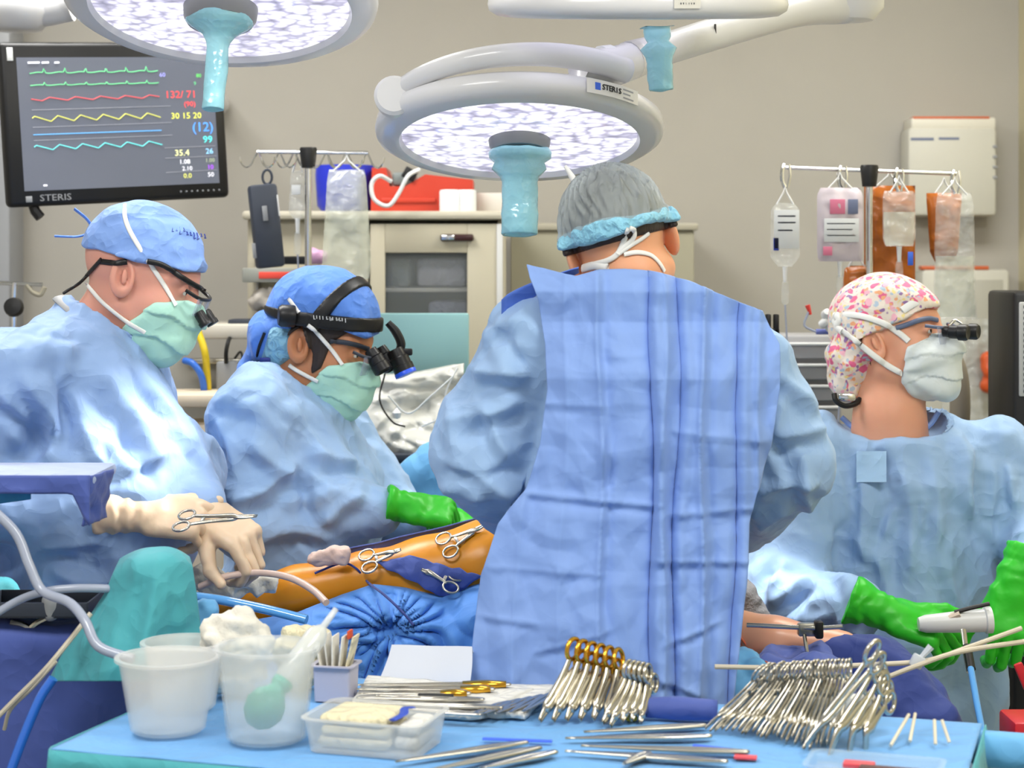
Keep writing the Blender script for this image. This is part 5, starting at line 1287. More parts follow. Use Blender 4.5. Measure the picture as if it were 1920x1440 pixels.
obj('rail', tube([W(1530, 622, 4.12), W(1600, 622, 4.12)], .006, 8), mat('rail_blue', (120, 130, 200), .4), mf)
obj('red_tap', tube([W(1514, 572, 4.12), W(1520, 590, 4.12)], [.006, .003], 8), mat('tap_red', (222, 70, 62), .4), mf)
obj('clear_line', tube([W(1516, 585, 4.12), W(1508, 610, 4.12), W(1530, 622, 4.12)], .003, 6, smooth=3), MATS['clear_tubing'], mf)
obj('bracket_clip', join(box(W(1440, 608, 4.14), (.012, .02, .045), .003), box(W(1455, 608, 4.14), (.012, .02, .045), .003), box(W(1448, 622, 4.14), (.03, .02, .015), .003)), M_black, label='small black clip standing on the drawer unit by the periwinkle shoulder', cat='clip')

# ================================================================== BACKGROUND FURNITURE
dK = 4.72
def Kx(px): return (px-960)*dK/F
def Kz(py): return EYE-(py-HZ)*dK/F
cw0, cw1 = Kx(462), Kx(948)
CB = thing('storage_cabinet', 'tall beige enamel storage cabinet with a glazed door behind the hooked pole', 'cabinet', ((cw0+cw1)/2, dK+.25, 0))
ztop = Kz(412)
M_cab2 = mat('cabinet_side', (168, 163, 146), .4)
def panel(x0, x1, z0, z1, y0, y1, r=.003): return box(((x0+x1)/2, (y0+y1)/2, (z0+z1)/2), (abs(x1-x0), abs(y1-y0), abs(z1-z0)), r)
obj('carcass', join(panel(cw0, cw0+.02, .05, ztop, dK+.02, dK+.5), panel(cw1-.02, cw1, .05, ztop, dK+.02, dK+.5), panel(cw0, cw1, .05, ztop, dK+.48, dK+.5), panel(cw0, cw1, .05, .08, dK+.02, dK+.5), panel(cw0+.02, Kx(690), .08, ztop, dK+.02, dK+.04)), M_cab, CB)
obj('top_slab', panel(cw0-.01, cw1+.012, ztop, ztop+.022, dK-.012, dK+.5, .008), mat('cabinet_top', (196, 190, 172), .35), CB)
wx0, wx1, wz0, wz1 = Kx(722), Kx(876), Kz(606), Kz(474); dx0, dx1 = Kx(694), Kx(934)
dr_ = obj('door', join(panel(dx0, wx0, .1, ztop-.01, dK, dK+.02, .002), panel(wx1, dx1, .1, ztop-.01, dK, dK+.02, .002), panel(wx0, wx1, wz1, ztop-.01, dK, dK+.02, .002), panel(wx0, wx1, .1, wz0, dK, dK+.02, .002)), M_cab, CB)
obj('glass_pane', panel(wx0, wx1, wz0, wz1, dK+.006, dK+.01, 0), film('cabinet_glass', (190, 196, 196), .12, .05, 0, 10, .8), dr_)
obj('door_handle', panel(Kx(826), Kx(888), Kz(452), Kz(439), dK-.012, dK+.002, .005), mat('handle_maroon', (58, 30, 30), .3), dr_, label='dark maroon recessed handle')
obj('handle_plate', panel(Kx(828), Kx(852), Kz(450), Kz(441), dK-.014, dK-.011, .001), M_chrome, dr_)
obj('edge_strip', join(panel(dx1-.004, dx1+.012, .1, ztop-.01, dK-.004, dK+.02, .003)), mat('strip_grey', (200, 200, 198), .3), CB)
obj('shelf', join(panel(cw0+.02, cw1-.02, Kz(548), Kz(540), dK+.06, dK+.46, .002)), mat('shelf_grey', (186, 186, 182), .4), CB)
obj('interior_back', panel(cw0+.02, cw1-.02, .1, ztop-.02, dK+.45, dK+.47, 0), mat('interior_grey', (150, 150, 146), .6), CB)
for x0, x1, y0, y1, m_, lb in ((778, 872, 484, 538, 'linen_lilac', 'folded pale linen on the upper shelf behind the cabinet glass'), (800, 874, 566, 604, 'linen_blue', 'folded bluish linen on the lower shelf behind the cabinet glass'), (728, 766, 486, 540, 'linen_grey', 'upright grey binder stack at the side of the cabinet glass')):
    g = panel(Kx(x0), Kx(x1), Kz(y1), Kz(y0), dK+.1, dK+.3, .012)
    obj('folded_linen' if 'linen' in lb else 'binder', g, fabric(m_, {'linen_lilac': (190, 190, 204), 'linen_blue': (160, 166, 196), 'linen_grey': (140, 146, 142)}[m_], bscale=20, bump=1.), label=lb, cat='linen' if 'linen' in lb else 'binder')
# things on the cabinet
y_ = dK+.2; zt = ztop+.022
def atop(px): return (px-960)*y_/F
rc = thing('sharps_bin', 'red plastic sharps bin with a sloped shoulder on top of the cabinet', 'bin', (atop(790), y_, zt))
def hexa(pts, y0, y1):
    n = len(pts); V = [(x, y0, z) for x, z in pts]+[(x, y1, z) for x, z in pts]
    return np.array(V, float), [tuple(range(n)), tuple(range(2*n-1, n-1, -1))]+[(i, i+n, (i+1) % n+n, (i+1) % n) for i in range(n)]
zz = lambda py: EYE-(py-HZ)*y_/F
obj('bin_body', hexa([(atop(700), zt), (atop(888), zt), (atop(888), zz(340)), (atop(800), zz(330)), (atop(764), zz(352)), (atop(735), zz(352)), (atop(728), zz(318)), (atop(702), zz(318))], y_-.09, y_+.1), M_red, rc, sharp=30)
obj('bin_rib', box((atop(770), y_-.092, zz(378)), (.14, .006, .012), .002), M_red, rc)
obj('bin_lid', box((atop(760), y_-.02, zz(338)), (.06, .12, .035), .008), mat('lid_grey', (120, 128, 128), .4), rc)
obj('bin_tag', box((atop(772), y_-.094, zz(330)), (.035, .004, .03), .002, roty(.5)), M_black, rc)
obj('looped_hose', tube([W(786, 318, 4.7), W(765, 330, 4.68), W(748, 362, 4.68), W(728, 386, 4.68), W(702, 374, 4.68), W(697, 345, 4.68), W(712, 330, 4.68), W(733, 340, 4.7)], .0055, 8, smooth=6), M_white, label='white hose looped in front of the red bin on the cabinet', cat='hose')
obj('storage_tub', xf(lathe([(.06, 0), (.075, .02), (.08, .1), (.078, .125), (.07, .125), (.07, .02), (.0001, .02)], 26), None, (atop(648), y_, zt)), mat('tub_cobalt', (38, 52, 190), .35), label='cobalt blue tub behind the big clear bag on the cabinet', cat='tub')
for px, wd, lb in ((848, 26, 'first silver-banded canister beside the red bin'), (878, 22, 'second silver-banded canister from the red bin'), ):
    t_ = obj('canister', xf(lathe([(.0001, 0), (wd*.0011, 0), (wd*.0011, .052), (wd*.001, .056), (.0001, .056)], 20), None, (atop(px), y_-.135, zt)), M_white, label=lb, cat='canister')
    obj('band', xf(lathe([(wd*.00113, .006), (wd*.00113, .048)], 20), None, (atop(px), y_-.04, zt)), M_steeld, t_)
obj('carton', box((atop(922), y_, zt+.026), (.08, .1, .052), .004), mat('carton_white', (214, 210, 202), .6), label='white carton at the end of the cabinet top by the lamp handle', cat='carton')
# second cabinet behind
c2x0, c2x1 = (952-960)*5.1/F, (1130-960)*5.1/F; z2 = EYE-(432-HZ)*5.1/F
CC = thing('storage_cabinet', 'greyer storage cabinet standing back between the first cabinet and the bouffant cap', 'cabinet', ((c2x0+c2x1)/2, 5.3, 0))
obj('carcass', panel(c2x0+.008, c2x1+.25, .05, z2, 5.1, 5.55, .004), mat('cabinet_olive', (150, 146, 126), .45), CC)
obj('top_slab', panel(c2x0, c2x1+.26, z2, z2+.02, 5.09, 5.56, .004), M_cab2, CC)
# left workstation
dS = 4.44
def Sp(px, py, d=dS): return W(px, py, d)
ws = thing('workstation', 'beige wall desk with shelves behind the two profile surgeons', 'desk', (-.74, dS+.15, 0))
obj('worktop', box(Sp(428, 622)+np.array((0, .13, 0)), (.26, .26, .035), .008), mat('desk_beige', (216, 210, 196), .4), ws)
obj('cupboard', box((-.74, dS+.15, .71), (.19, .2, 1.42), .006), mat('desk_grey', (168, 166, 158), .5), ws)
obj('rail', box(Sp(420, 678)+np.array((0, .03, 0)), (.2, .03, .012), .003), M_steeld, ws)
sh = thing('wall_shelf', 'grey shelf with a red strip on its edge under the dark handset', 'shelf', Sp(520, 530, 4.55))
obj('shelf_board', box(Sp(520, 516, 4.55)+np.array((0, .1, 0)), (.17, .22, .035), .004), mat('shelf_edge', (160, 162, 154), .45), sh)
obj('red_strip', box(Sp(528, 516, 4.55)+np.array((0, -.012, 0)), (.108, .003, .016), .001), mat('strip_red', (240, 84, 70), .4), sh)
obj('shelf_back', box(Sp(520, 480, 4.55)+np.array((0, .2, 0)), (.17, .01, .12), .002), M_cab2, sh)
obj('shelf_post', join(box(Sp(463, 560, 4.55)+np.array((0, .18, 0)), (.012, .012, .2), .002), box(Sp(577, 560, 4.55)+np.array((0, .18, 0)), (.012, .012, .2), .002)), M_steeld, sh)
blob('plastic_wrap', [(Sp(490, 560, 4.58), Sp(540, 562, 4.58), .028, .03)], .02, None, None, .006, mat('wrap_pale', (222, 214, 204), .25, bump=.8, bscale=50, vary=.2), .008, 30, 2., label='crinkled pale packet lying under the red-edged shelf', cat='packet')
obj('keyboard', box(Sp(482, 606, 4.5)+np.array((0, .04, 0)), (.14, .09, .018), .004), M_dark, label='dark keyboard on the beige desk behind the royal blue cap', cat='keyboard')
blob('soft_pouch', [(Sp(588, 480, 4.58), Sp(600, 482, 4.58), .02, .018)], .02, None, None, .004, mat('pouch_pink', (206, 160, 196), .4), .002, 30, 2., label='small pink pouch on the red-edged shelf behind the pole', cat='pouch')
obj('storage_tray', box(Sp(535, 488, 4.56)+np.array((0, .05, 0)), (.12, .1, .02), .004), M_black, label='flat black tray on the red-edged shelf', cat='tray')
obj('gas_hose', tube([Sp(372, 622, 4.4), Sp(384, 660, 4.38), Sp(388, 700, 4.4), Sp(392, 760, 4.42)], .0085, 10, smooth=6), mat('hose_yellow', (226, 198, 40), .35), label='yellow gas hose hanging behind the mint mask', cat='hose')
obj('gas_hose', tube([Sp(346, 676, 4.4), Sp(362, 682, 4.38), Sp(378, 706, 4.38), Sp(384, 745, 4.4)], .008, 10, smooth=6), mat('hose_blue', (54, 110, 206), .35), label='blue gas hose curving beside the yellow one', cat='hose')
ob = thing('outlet_box', 'small grey outlet box with a black lead under the beige desk', 'box', Sp(428, 700, 4.45))
obj('box_shell', box(Sp(428, 705, 4.45), (.052, .04, .07), .005), M_grey, ob)
obj('lead', tube([Sp(424, 680, 4.43), Sp(424, 660, 4.42), Sp(428, 640, 4.43), Sp(432, 632, 4.45)], .005, 8, smooth=5), M_black, ob)
obj('lead', tube([Sp(440, 672, 4.43), Sp(452, 660, 4.42), Sp(455, 690, 4.42), Sp(450, 740, 4.44)], .003, 8, smooth=5), M_black, ob)
obj('side_counter', join(box((-.74, 4.35, W(0, 752, 4.25)[2]), (.18, .2, .03), .008), box((-.74, 4.35, .65), (.16, .18, 1.28), .006)), mat('counter_cream', (222, 206, 182), .5), label='cream counter end showing between the two profile surgeons', cat='counter')
# foil and plastic heap between the surgeons
pc = thing('draped_console', 'anaesthesia console behind a pale teal panel and silvery plastic sheet', 'console', W(770, 700, 4.4))
obj('console_panel', box(W(785, 650, 4.45), (.24, .03, .16), .006), mat('panel_teal', (150, 196, 200), .35), pc)
obj('console_body', box((W(785, 0, 4.45)[0], 4.53, .62), (.3, .14, 1.22), .01), M_grey, pc)
def foil(u, v):
    px = 655+215*u; py = 690+190*v+12*np.sin(u*4); d = 4.40-.12*v-.04*np.sin(u*3)
    P = np.stack([(px-960)*d/F, d, EYE-(py-HZ)*d/F], 1)
    P[:, 1] -= .035*crumple(P, (5, 5, 14), 4.)+.008*crumple(P, 22, 8.); return P
obj('plastic_sheet', grid(foil, 80, 70, .002), mat('silver_plastic', (214, 214, 208), .16, metal=.0, alpha=.9, bump=.5, bscale=10, ridged=True, bdist=.01), pc, sharp=None)
for i, (pts) in enumerate((((722, 700), (712, 750), (735, 790), (760, 800)), ((858, 690), (838, 730), (826, 780), (790, 800)), ((728, 742), (765, 775), (805, 745), (850, 705)))):
    obj('sensor_wire', tube([W(a_, b_, 4.2) for a_, b_ in pts], .0022, 6, smooth=6), (M_black, M_white, M_white)[i], pc)
obj('console_knob', lathe([(.0001, -.014), (.008, -.012), (.011, 0), (.0001, .014)], 12, None, W(744, 774, 4.2)), M_white, pc)
obj('dark_ledge', box(W(770, 858, 4.25), (.16, .05, .02), .004), M_dark, pc)
blob('surgical_drape', [(W(830, 960, 4.12), W(830, 1850, 4.12), .07, .09), (W(810, 885, 4.1), W(860, 930, 4.1), .062, .07), (W(780, 905, 4.1), W(775, 950, 4.1), .035, .04)], .04, None, None, .007, M_dpale, .006, 8, 9., label='light blue drape mound between the green fist and the periwinkle gown sleeve', cat='drape')
# wall boxes, right
def wall_unit(name, label, cat, x0, y0, x1, y1, d0, dep, m):
    a_, b_ = W(x0, y1, d0), W(x1, y0, d0)
    o = thing(name, label, cat, ((a_[0]+b_[0])/2, 5.6-dep/2, a_[2]))
    obj('housing', panel(a_[0], b_[0], a_[2], b_[2], 5.6-dep, 5.6, .012), m, o); return o, a_, b_, 5.6-dep
M_disp = mat('dispenser_plastic', (206, 204, 192), .45)
o, a_, b_, yf = wall_unit('glove_dispenser', 'white wall dispenser with orange top edge high behind the infusion bags', 'dispenser', 1700, 240, 1866, 405, 5.5, .12, M_disp)
obj('top_lid', panel(a_[0]+.01, b_[0]-.002, b_[2]-.006, b_[2]+.03, yf+.005, 5.6, .006), mat('disp_white', (226, 222, 208), .45), o)
obj('orange_edge', panel(a_[0]+.016, b_[0]-.02, b_[2]+.026, b_[2]+.033, yf+.004, yf+.05, .002), mat('edge_orange', (208, 104, 62), .5), o)
obj('print_line', join(panel(a_[0]+.008, a_[0]+.075, b_[2]-.038, b_[2]-.03, yf-.001, yf+.002, 0), panel(a_[0]+.09, a_[0]+.15, b_[2]-.036, b_[2]-.029, yf-.001, yf+.002, 0)), blue_ink, o)
for i in range(4): obj('slot', panel(b_[0]-.012, b_[0]+.001, b_[2]-.06-.03*i, b_[2]-.052-.03*i, yf-.002, yf+.004, .001), M_grey, o)
o, a_, b_, yf = wall_unit('glove_dispenser', 'second white wall dispenser below, partly behind the long half-full bag', 'dispenser', 1726, 505, 1890, 800, 5.5, .12, M_disp)
obj('orange_edge', panel(a_[0]+.0, b_[0]-.06, b_[2]-.001, b_[2]+.010, yf+.004, yf+.05, .002), MATS['edge_orange'], o)
obj('front_window', panel(b_[0]-.13, b_[0]-.02, a_[2]+.12, b_[2]-.03, yf-.003, yf+.004, .004), mat('disp_grey', (178, 176, 164), .4), o)
blob('leaf_packet', [(W(1855, 672, 5.42), W(1866, 705, 5.42), .024, .032), (W(1848, 722, 5.42), W(1852, 730, 5.42), .016, .014)], .02, None, None, .006, mat('packet_orange', (214, 92, 44), .4, vary=.35), .005, 20, 3., label='crumpled orange packet on the wall dispenser near the picture edge', cat='packet')
obj('waste_bag', grid(lambda u, v: np.stack([W(1790, 0, 5.3)[0]+.16*u, 5.462+.004*np.sin(u*7), W(0, 600, 5.3)[2]-.34*v], 1)-np.stack([0*u, .006*crumple(np.stack([u*3, v*2, 0*u], 1), 2., 3.), 0*u], 1), 30, 40, .002), M_clear, label='clear plastic bag hanging below the wall dispenser', cat='bag', sharp=None)
st_ = thing('equipment_column', 'tall black-framed equipment column with white print at the wall edge', 'column', W(1925, 900, 4.0))
xs = W(1925, 0, 4.0)[0]
obj('column_frame', panel(xs-.034, xs+.1, .02, W(0, 546, 4.0)[2], 3.98, 4.2, .01), M_black, st_)
obj('face_plate', panel(xs-.022, xs+.09, W(0, 742, 4.0)[2], W(0, 566, 4.0)[2], 3.974, 3.985, .003), mat('plate_grey', (196, 198, 196), .5), st_)
obj('print_block', join(*[panel(xs-.014, xs+.02, W(0, 572+i*10.5, 4.0)[2]-.006, W(0, 572+i*10.5, 4.0)[2], 3.971, 3.976, 0) for i in range(16)]), M_dark, st_)
dw = thing('drawer_unit', 'unit of clear grey drawers between the periwinkle gown and the floral cap', 'drawers', (W(1530, 0, 4.3)[0], 4.45, 0))
dx0, dx1 = W(1440, 0, 4.3)[0], W(1590, 0, 4.3)[0]
obj('unit_frame', panel(dx0, dx1, .03, W(0, 632, 4.3)[2], 4.38, 4.6, .006), mat('drawer_grey', (158, 158, 160), .4), dw)
for i in range(4):
    z1 = W(0, 640+i*40, 4.3)[2]; d_ = obj('drawer', panel(dx0+.01, dx1-.01, z1-.042, z1-.004, 4.355, 4.39, .004), mat('drawer_clear', (186, 186, 190), .2, alpha=.7), dw)
    obj('drawer_lip', panel(dx0+.01, dx1-.01, z1-.012, z1-.005, 4.345, 4.357, .003), M_white, d_)
obj('ribbed_hose', tube([W(1770, 640, 4.3), W(1795, 700, 4.28), W(1800, 770, 4.28), W(1795, 840, 4.3)], .024, 12, smooth=6), mat('hose_taupe', (146, 136, 120), .5), label='taupe ribbed hose hanging behind the white mask', cat='hose')
sp = thing('spool_bracket', 'thin steel bracket with a black knob at the picture edge below the monitor', 'bracket', W(30, 560, 4.3))
obj('bar', tube([W(-20, 530, 4.3), W(80, 534, 4.3)], .0045, 8), M_chrome, sp)
obj('upright', tube([W(28, 530, 4.3), W(26, 570, 4.3), W(26, 900, 4.3)], .006, 8), M_chrome, sp)
obj('knob', xf(lathe([(.0001, -.016), (.02, -.014), (.023, 0), (.02, .014), (.0001, .016)], 16), rotx(1.4), W(26, 576, 4.28)), M_black, sp)
obj('hook_end', tube([W(50, 534, 4.3), W(62, 548, 4.3), W(76, 552, 4.3), W(84, 538, 4.3)], .006, 8, smooth=4), M_cab, sp)

# ================================================================== INSTRUMENT TABLE
FL = W(95, 1400, .65*F/900); E1 = np.array((.951, -.309, 0)); E2 = np.array((.309, .951, 0)); TW, TD = 1.19, .53
def tp(a, b, h=0.): return FL+E1*a+E2*b+np.array((0, 0, h))
RT = np.stack([E1, E2, np.array((0, 0, 1.))], 1)
TBL = thing('instrument_table', 'instrument table under light blue and teal drapes across the near edge', 'table', (tp(TW/2, TD/2)[0], tp(TW/2, TD/2)[1], 0))
obj('table_frame', xf(rbox(TW-.04, TD-.04, .04, .006), RT, tp(TW/2, TD/2, -.03)), M_steeld, TBL)
for a_, b_ in ((.06, .06), (TW-.06, .06), (.06, TD-.06), (TW-.06, TD-.06)):
    p = tp(a_, b_); obj('leg', tube([(p[0], p[1], .01), (p[0], p[1], .97)], .014, 12), M_chrome, TBL)
def tcloth(u, v):
    P = FL+np.outer(u*TW, E1)+np.outer(v*TD, E2); P[:, 2] += .0006*crumple(P, 8, 2.)-.0022; return P
obj('top_drape', grid(tcloth, 120, 70, .0025), fabric('table_sky', (112, 172, 230), bump=.5), TBL, sharp=None)
def skirt(u, v):
    # around the front and the left side
    per = np.array([0, TD, TD+TW, TD+TW+TD]); s_ = u*per[-1]
    a_ = np.where(s_ < per[1], 0, np.where(s_ < per[2], s_-per[1], TW)); b_ = np.where(s_ < per[1], TD-s_, np.where(s_ < per[2], 0, s_-per[2]))
    P = FL+np.outer(a_, E1)+np.outer(b_, E2); P[:, 2] += -.003-.55*v
    na = np.where(s_ < per[1], -1, np.where(s_ < per[2], 0, 1)); nb_ = np.where((s_ >= per[1]) & (s_ < per[2]), -1, 0)
    off = .004+.02*v**.7*(1+.8*np.sin(s_*17))+.006*crumple(P, (7, 7, 2), 5.)*np.clip(v*6, 0, 1)
    return P+E1*(na*off)[:, None]+E2*(nb_*off)[:, None]
obj('side_drape', grid(skirt, 200, 30, .002), M_teal, TBL, sharp=None)
obj('drape_fold', xf(rbox(.30, .05, .05, .02, 3), RT, tp(TW+.13, TD-.03, -.03)), M_dpale, TBL)

def lathe_at(prof, px, py, h=0., **k):
    c = T(px, py); return lathe(prof, 44, None, c+np.array((0, 0, h)), **k), c
# the milky basins
def basin(label, px, py, rb, rt, H, lip=.006, name='basin', scale=(1, 1), m=None):
    g, c = lathe_at([(.0001, .002), (rb*.9, .002), (rb, .006), (rb+(rt-rb)*.92, H*.9), (rt, H-.004), (rt+lip, H-.002), (rt+lip, H+.002), (rt-.001, H+.002), (rb+(rt-rb)*.9-.003, H*.9), (rb-.003, .008), (.0001, .006)], px, py, sx=scale[0], sy=scale[1])
    return obj(name, g, m or M_tub, label=label, cat=name, sharp=50), c
bn, c = basin('large milky basin with flared rim at the teal table corner', 315, 1372, .052, .068, .104)
basin('milky round basin standing behind the large basin and the jug', 345, 1330, .046, .058, .098)
jg, cj = basin('tall milky jug holding the green bulb syringe', 500, 1388, .055, .067, .128, name='jug', m=mat('jug_plastic', (244, 246, 244), .25, alpha=.32, spec=.6))
bs = thing('bulb_syringe', 'green rubber bulb syringe with clear barrel leaning in the milky jug', 'syringe', cj+np.array((0, -.0, .012)))
tip = W(630, 1142, cj[1]+.06); bc = cj+np.array((0, -.025, .05)); ax = tip-bc; LA = np.linalg.norm(ax); Rb = frame(np.cross((0, 1, 0), ax), zd=ax/LA); Rb = np.stack([Rb[:, 0], np.cross(ax/LA, Rb[:, 0]), ax/LA], 1)
obj('rubber_bulb', lathe([(.0001, -.029), (.012, -.027), (.023, -.017), (.0285, 0), (.024, .016), (.015, .027), (.012, .034), (.015, .038), (.015, .046), (.0001, .048)], 30, Rb, bc), mat('rubber_green', (74, 190, 160), .4), bs, sharp=None)
obj('syringe_barrel', lathe([(.012, .044), (.0155, .05), (.0165, .08), (.016, LA*.72), (.011, LA*.78), (.005, LA*.82), (.0042, LA), (.0001, LA)], 24, Rb, bc), mat('barrel_clear', (236, 240, 238), .12, alpha=.6, spec=.8), bs, sharp=50)
# flat tray with cream towel
Rtray = rotz(-.30)
ct = T(705, 1398)
ty = thing('plastic_tray', 'shallow translucent white tray holding folded cream towels', 'tray', ct)
def trayloc(p): return np.asarray(p, float)@Rtray.T+ct
def rr_loop(sx, sy, r, n=8):
    out = []
    for cx, cy, a0 in ((sx/2-r, sy/2-r, 0), (-sx/2+r, sy/2-r, 90), (-sx/2+r, -sy/2+r, 180), (sx/2-r, -sy/2+r, 270)):
        for t_ in np.linspace(0, 90, n): out.append((cx+r*math.cos(math.radians(a0+t_)), cy+r*math.sin(math.radians(a0+t_))))
    return np.array(out)
def loops(Ls):
    V = []; Fc = []; n = len(Ls[0][0])
    for xy, z in Ls: V.append(np.concatenate([xy, np.full((n, 1), z)], 1))
    for i in range(len(Ls)-1):
        for j in range(n): k = (j+1) % n; Fc.append((i*n+j, i*n+k, (i+1)*n+k, (i+1)*n+j))
    Fc.append(tuple(range(n))[::-1]); Fc.append(tuple(range((len(Ls)-1)*n, len(Ls)*n)))
    return np.concatenate(V), Fc
def open_box(sx, sy, H, r, fl, t_=.0025, lip=.005):
    return loops([(rr_loop(sx, sy, r), .0), (rr_loop(sx+fl, sy+fl, r), H), (rr_loop(sx+fl+lip*2, sy+fl+lip*2, r+lip), H), (rr_loop(sx+fl+lip*2, sy+fl+lip*2, r+lip), H+.002), (rr_loop(sx+fl-t_*2, sy+fl-t_*2, r), H+.002), (rr_loop(sx-t_*2, sy-t_*2, r), t_)])
g = open_box(.155, .115, .044, .018, .012); obj('tray_shell', (trayloc(g[0]), g[1]), M_tub, ty, sharp=50)
def folded(name, loc, sx, sy, sz, n, m, label, R=None, seed=1., cr=.0025):
    """a folded cloth: soft layers with rounded folds"""
    for i in range(1):
        g = []
        for k in range(n):
            b_ = rbox(sx-.003*k, sy-.002*k, sz/n*.96, sz/n*.45, 3); b_ = xf(b_, rotz(.03*math.sin(k*2.3)), (0.002*math.sin(k*1.7), 0, sz/n*(k+.5))); g.append(b_)
        g = join(*g); g = xf(g, R, loc); g[0][:, 2] += cr*.4*perlin(g[0], 30, seed)
        return obj(name, g, m, label=label, cat='towel', sharp=None)
folded('folded_towel', trayloc((-.018, 0, .004)), .1, .09, .044, 3, M_cream, 'thick folded cream towel filling the shallow tray', Rtray)
folded('folded_towel', trayloc((.052, .012, .004)), .035, .08, .034, 2, M_towel, 'white towel with a blue stripe wedged at the end of the shallow tray', Rtray)
obj('blue_tie', tube(trayloc([(.035, -.03, .044), (.04, 0, .046), (.03, .03, .046), (.034, .05, .043)]), 1, 8, smooth=4, flat=(.006, .0015), ref=(0, 0, 1)), mat('tie_blue', (58, 84, 190), .5), label='short blue tie across the towels in the shallow tray', cat='tie')
# small lilac box, gauze, sticks
cb2 = T(630, 1310)
lb_ = obj('supply_box', xf(open_box(.055, .045, .052, .004, .004), rotz(-.2), cb2), mat('box_lilac', (192, 190, 208), .4), label='small lilac grey open box beside the jug with packets standing in it', cat='box')
for i in range(5):
    obj('swab_packet', xf(box((-.022+.011*i, .004*math.sin(i*2), .062), (.003, .034, .07), .001, roty(.12*(i-2))), rotz(-.2), cb2), M_gauze if i < 4 else M_cream, label=('pale swab packet at the jug end of the lilac box', 'second pale swab packet from the jug in the lilac box', 'middle pale swab packet in the lilac box', 'fourth pale swab packet from the jug in the lilac box', 'orange-tipped packet at the far end of the lilac box')[i], cat='packet', group='packets in the lilac box')
pk = bpy.data.objects['swab_packet.004']
obj('orange_tip', xf(box((.022, 0, .098), (.004, .02, .012), .001), rotz(-.2), cb2), mat('tip_orange', (226, 92, 52), .5), pk)
blob('gauze_pad', [(W(442, 1248, 2.82), W(444, 1200, 2.80), .044, .038), (W(438, 1200, 2.79), W(455, 1165, 2.79), .036, .02), (W(405, 1200, 2.79), W(475, 1205, 2.79), .024, .028)], .02, None, None, .005, M_gauze, .008, 30, 5., label='crumpled white gauze heaped behind the milky jug', cat='gauze')
blob('gauze_pad', [(W(556, 1262, 2.88), W(556, 1215, 2.88), .032, .03), (W(560, 1210, 2.88), W(610, 1200, 2.88), .026, .016)], .02, None, None, .005, M_cream, .006, 30, 8., label='cream gauze bundle between the jug and the lilac box', cat='gauze')
# white folded paper tent
c = T(800, 1276)
def tent(u, v):
    # over a ridge, px-based size but solid: front slope then back slope
    w_ = .145; x = (u-.5)*w_; t_ = v*2
    y = np.where(t_ < 1, -.03*(1-t_), .045*(t_-1)); z = np.where(t_ < 1, .052*t_, .052*(2-t_))+.003
    x = x*(1-.12*np.clip(z/.055, 0, 1))+.008*np.sin(z*30)
    return np.stack([x, y, z], 1)@rotz(-.12).T+c+np.stack([0*u, .002*np.sin(u*9), 0*u], 1)
obj('paper_tent', grid(tent, 20, 21, .002), mat('paper_white', (214, 220, 234), .55), label='white folded paper wrap standing like a tent behind the long forceps', cat='wrap', sharp=35)
# white towels under instruments
def flat_towel(label, c4, th=.012, m=M_towel, seed=1.):
    c = [T(*p) for p in c4]
    def fn(u, v):
        P = (np.outer((1-u)*(1-v), c[0])+np.outer(u*(1-v), c[1])+np.outer(u*v, c[2])+np.outer((1-u)*v, c[3])); P[:, 2] += th+.0016*crumple(P, 22, seed); return P
    g = grid(fn, 30, 20, th*.95)
    return obj('surgical_towel', (g[0], [f[::-1] for f in g[1]]), m, label=label, cat='towel', sharp=None)
flat_towel('white towel laid out under the long gold-handled forceps', [(655, 1340), (900, 1352), (1000, 1306), (690, 1280)])
flat_towel('second white towel beside the gold-ringed instruments', [(880, 1344), (985, 1350), (1040, 1296), (930, 1292)], .010, seed=3.)
# long forceps with gold handles
def forceps(label, a, b, ha, hb, r=.0028, gold=0., m=None, group='long forceps on the white towel', black=False, name='forceps', cat='forceps'):
    A_, B_ = T(*a, ha), T(*b, hb); m = m or M_steel; d = B_-A_; n = np.cross(d, (0, 0, 1)); n /= np.linalg.norm(n)
    o = thing(name, label, cat, (A_+B_)/2-np.array((0, 0, .002)), group)
    for sg in (1, -1):
        P = [A_+n*sg*.0006, A_+d*.3+n*sg*.003, A_+d*.7+n*sg*.0055, A_+d*.97+n*sg*.0015, B_]
        obj('arm', tube(P, [r*.5, r*.8, r*1.25, r*1.2, r], 8, smooth=4, flat=(1.3, .8), ref=(0, 0, 1)), m, o, sharp=None)
    if gold: obj('gold_grip', tube([A_+d*(1-gold), A_+d*(1-gold/2), B_-d*.02], [r*2., r*2.6, r*1.9], 10, flat=(1.5, .9), ref=(0, 0, 1)), M_gold, o, sharp=None, label='gold grip')
    if black: obj('black_grip', tube([A_+d*.55, B_], [r*1.7, r*1.9], 10), M_black, o)
    return o
FC = [('long forceps nearest the paper tent with gold grip', (662, 1284), (955, 1283), .3), ('long forceps with gold grip, second from the paper tent', (668, 1292), (925, 1292), .24), ('long forceps with gold grip, third from the paper tent', (672, 1300), (880, 1300), .26),
      ('long forceps with plain steel arms below the gold-gripped ones', (668, 1308), (905, 1311), 0), ('slim black-handled probe lying among the long forceps', (705, 1304), (850, 1308), -1), ('long plain forceps at the tray side of the white towel', (668, 1316), (940, 1326), 0), ('short plain forceps half under the shallow tray edge', (690, 1324), (900, 1340), 0)]
for i, (lb2, a_, b_, gd) in enumerate(FC): forceps(lb2, a_, b_, .016, .017, gold=max(gd, 0), black=gd < 0)
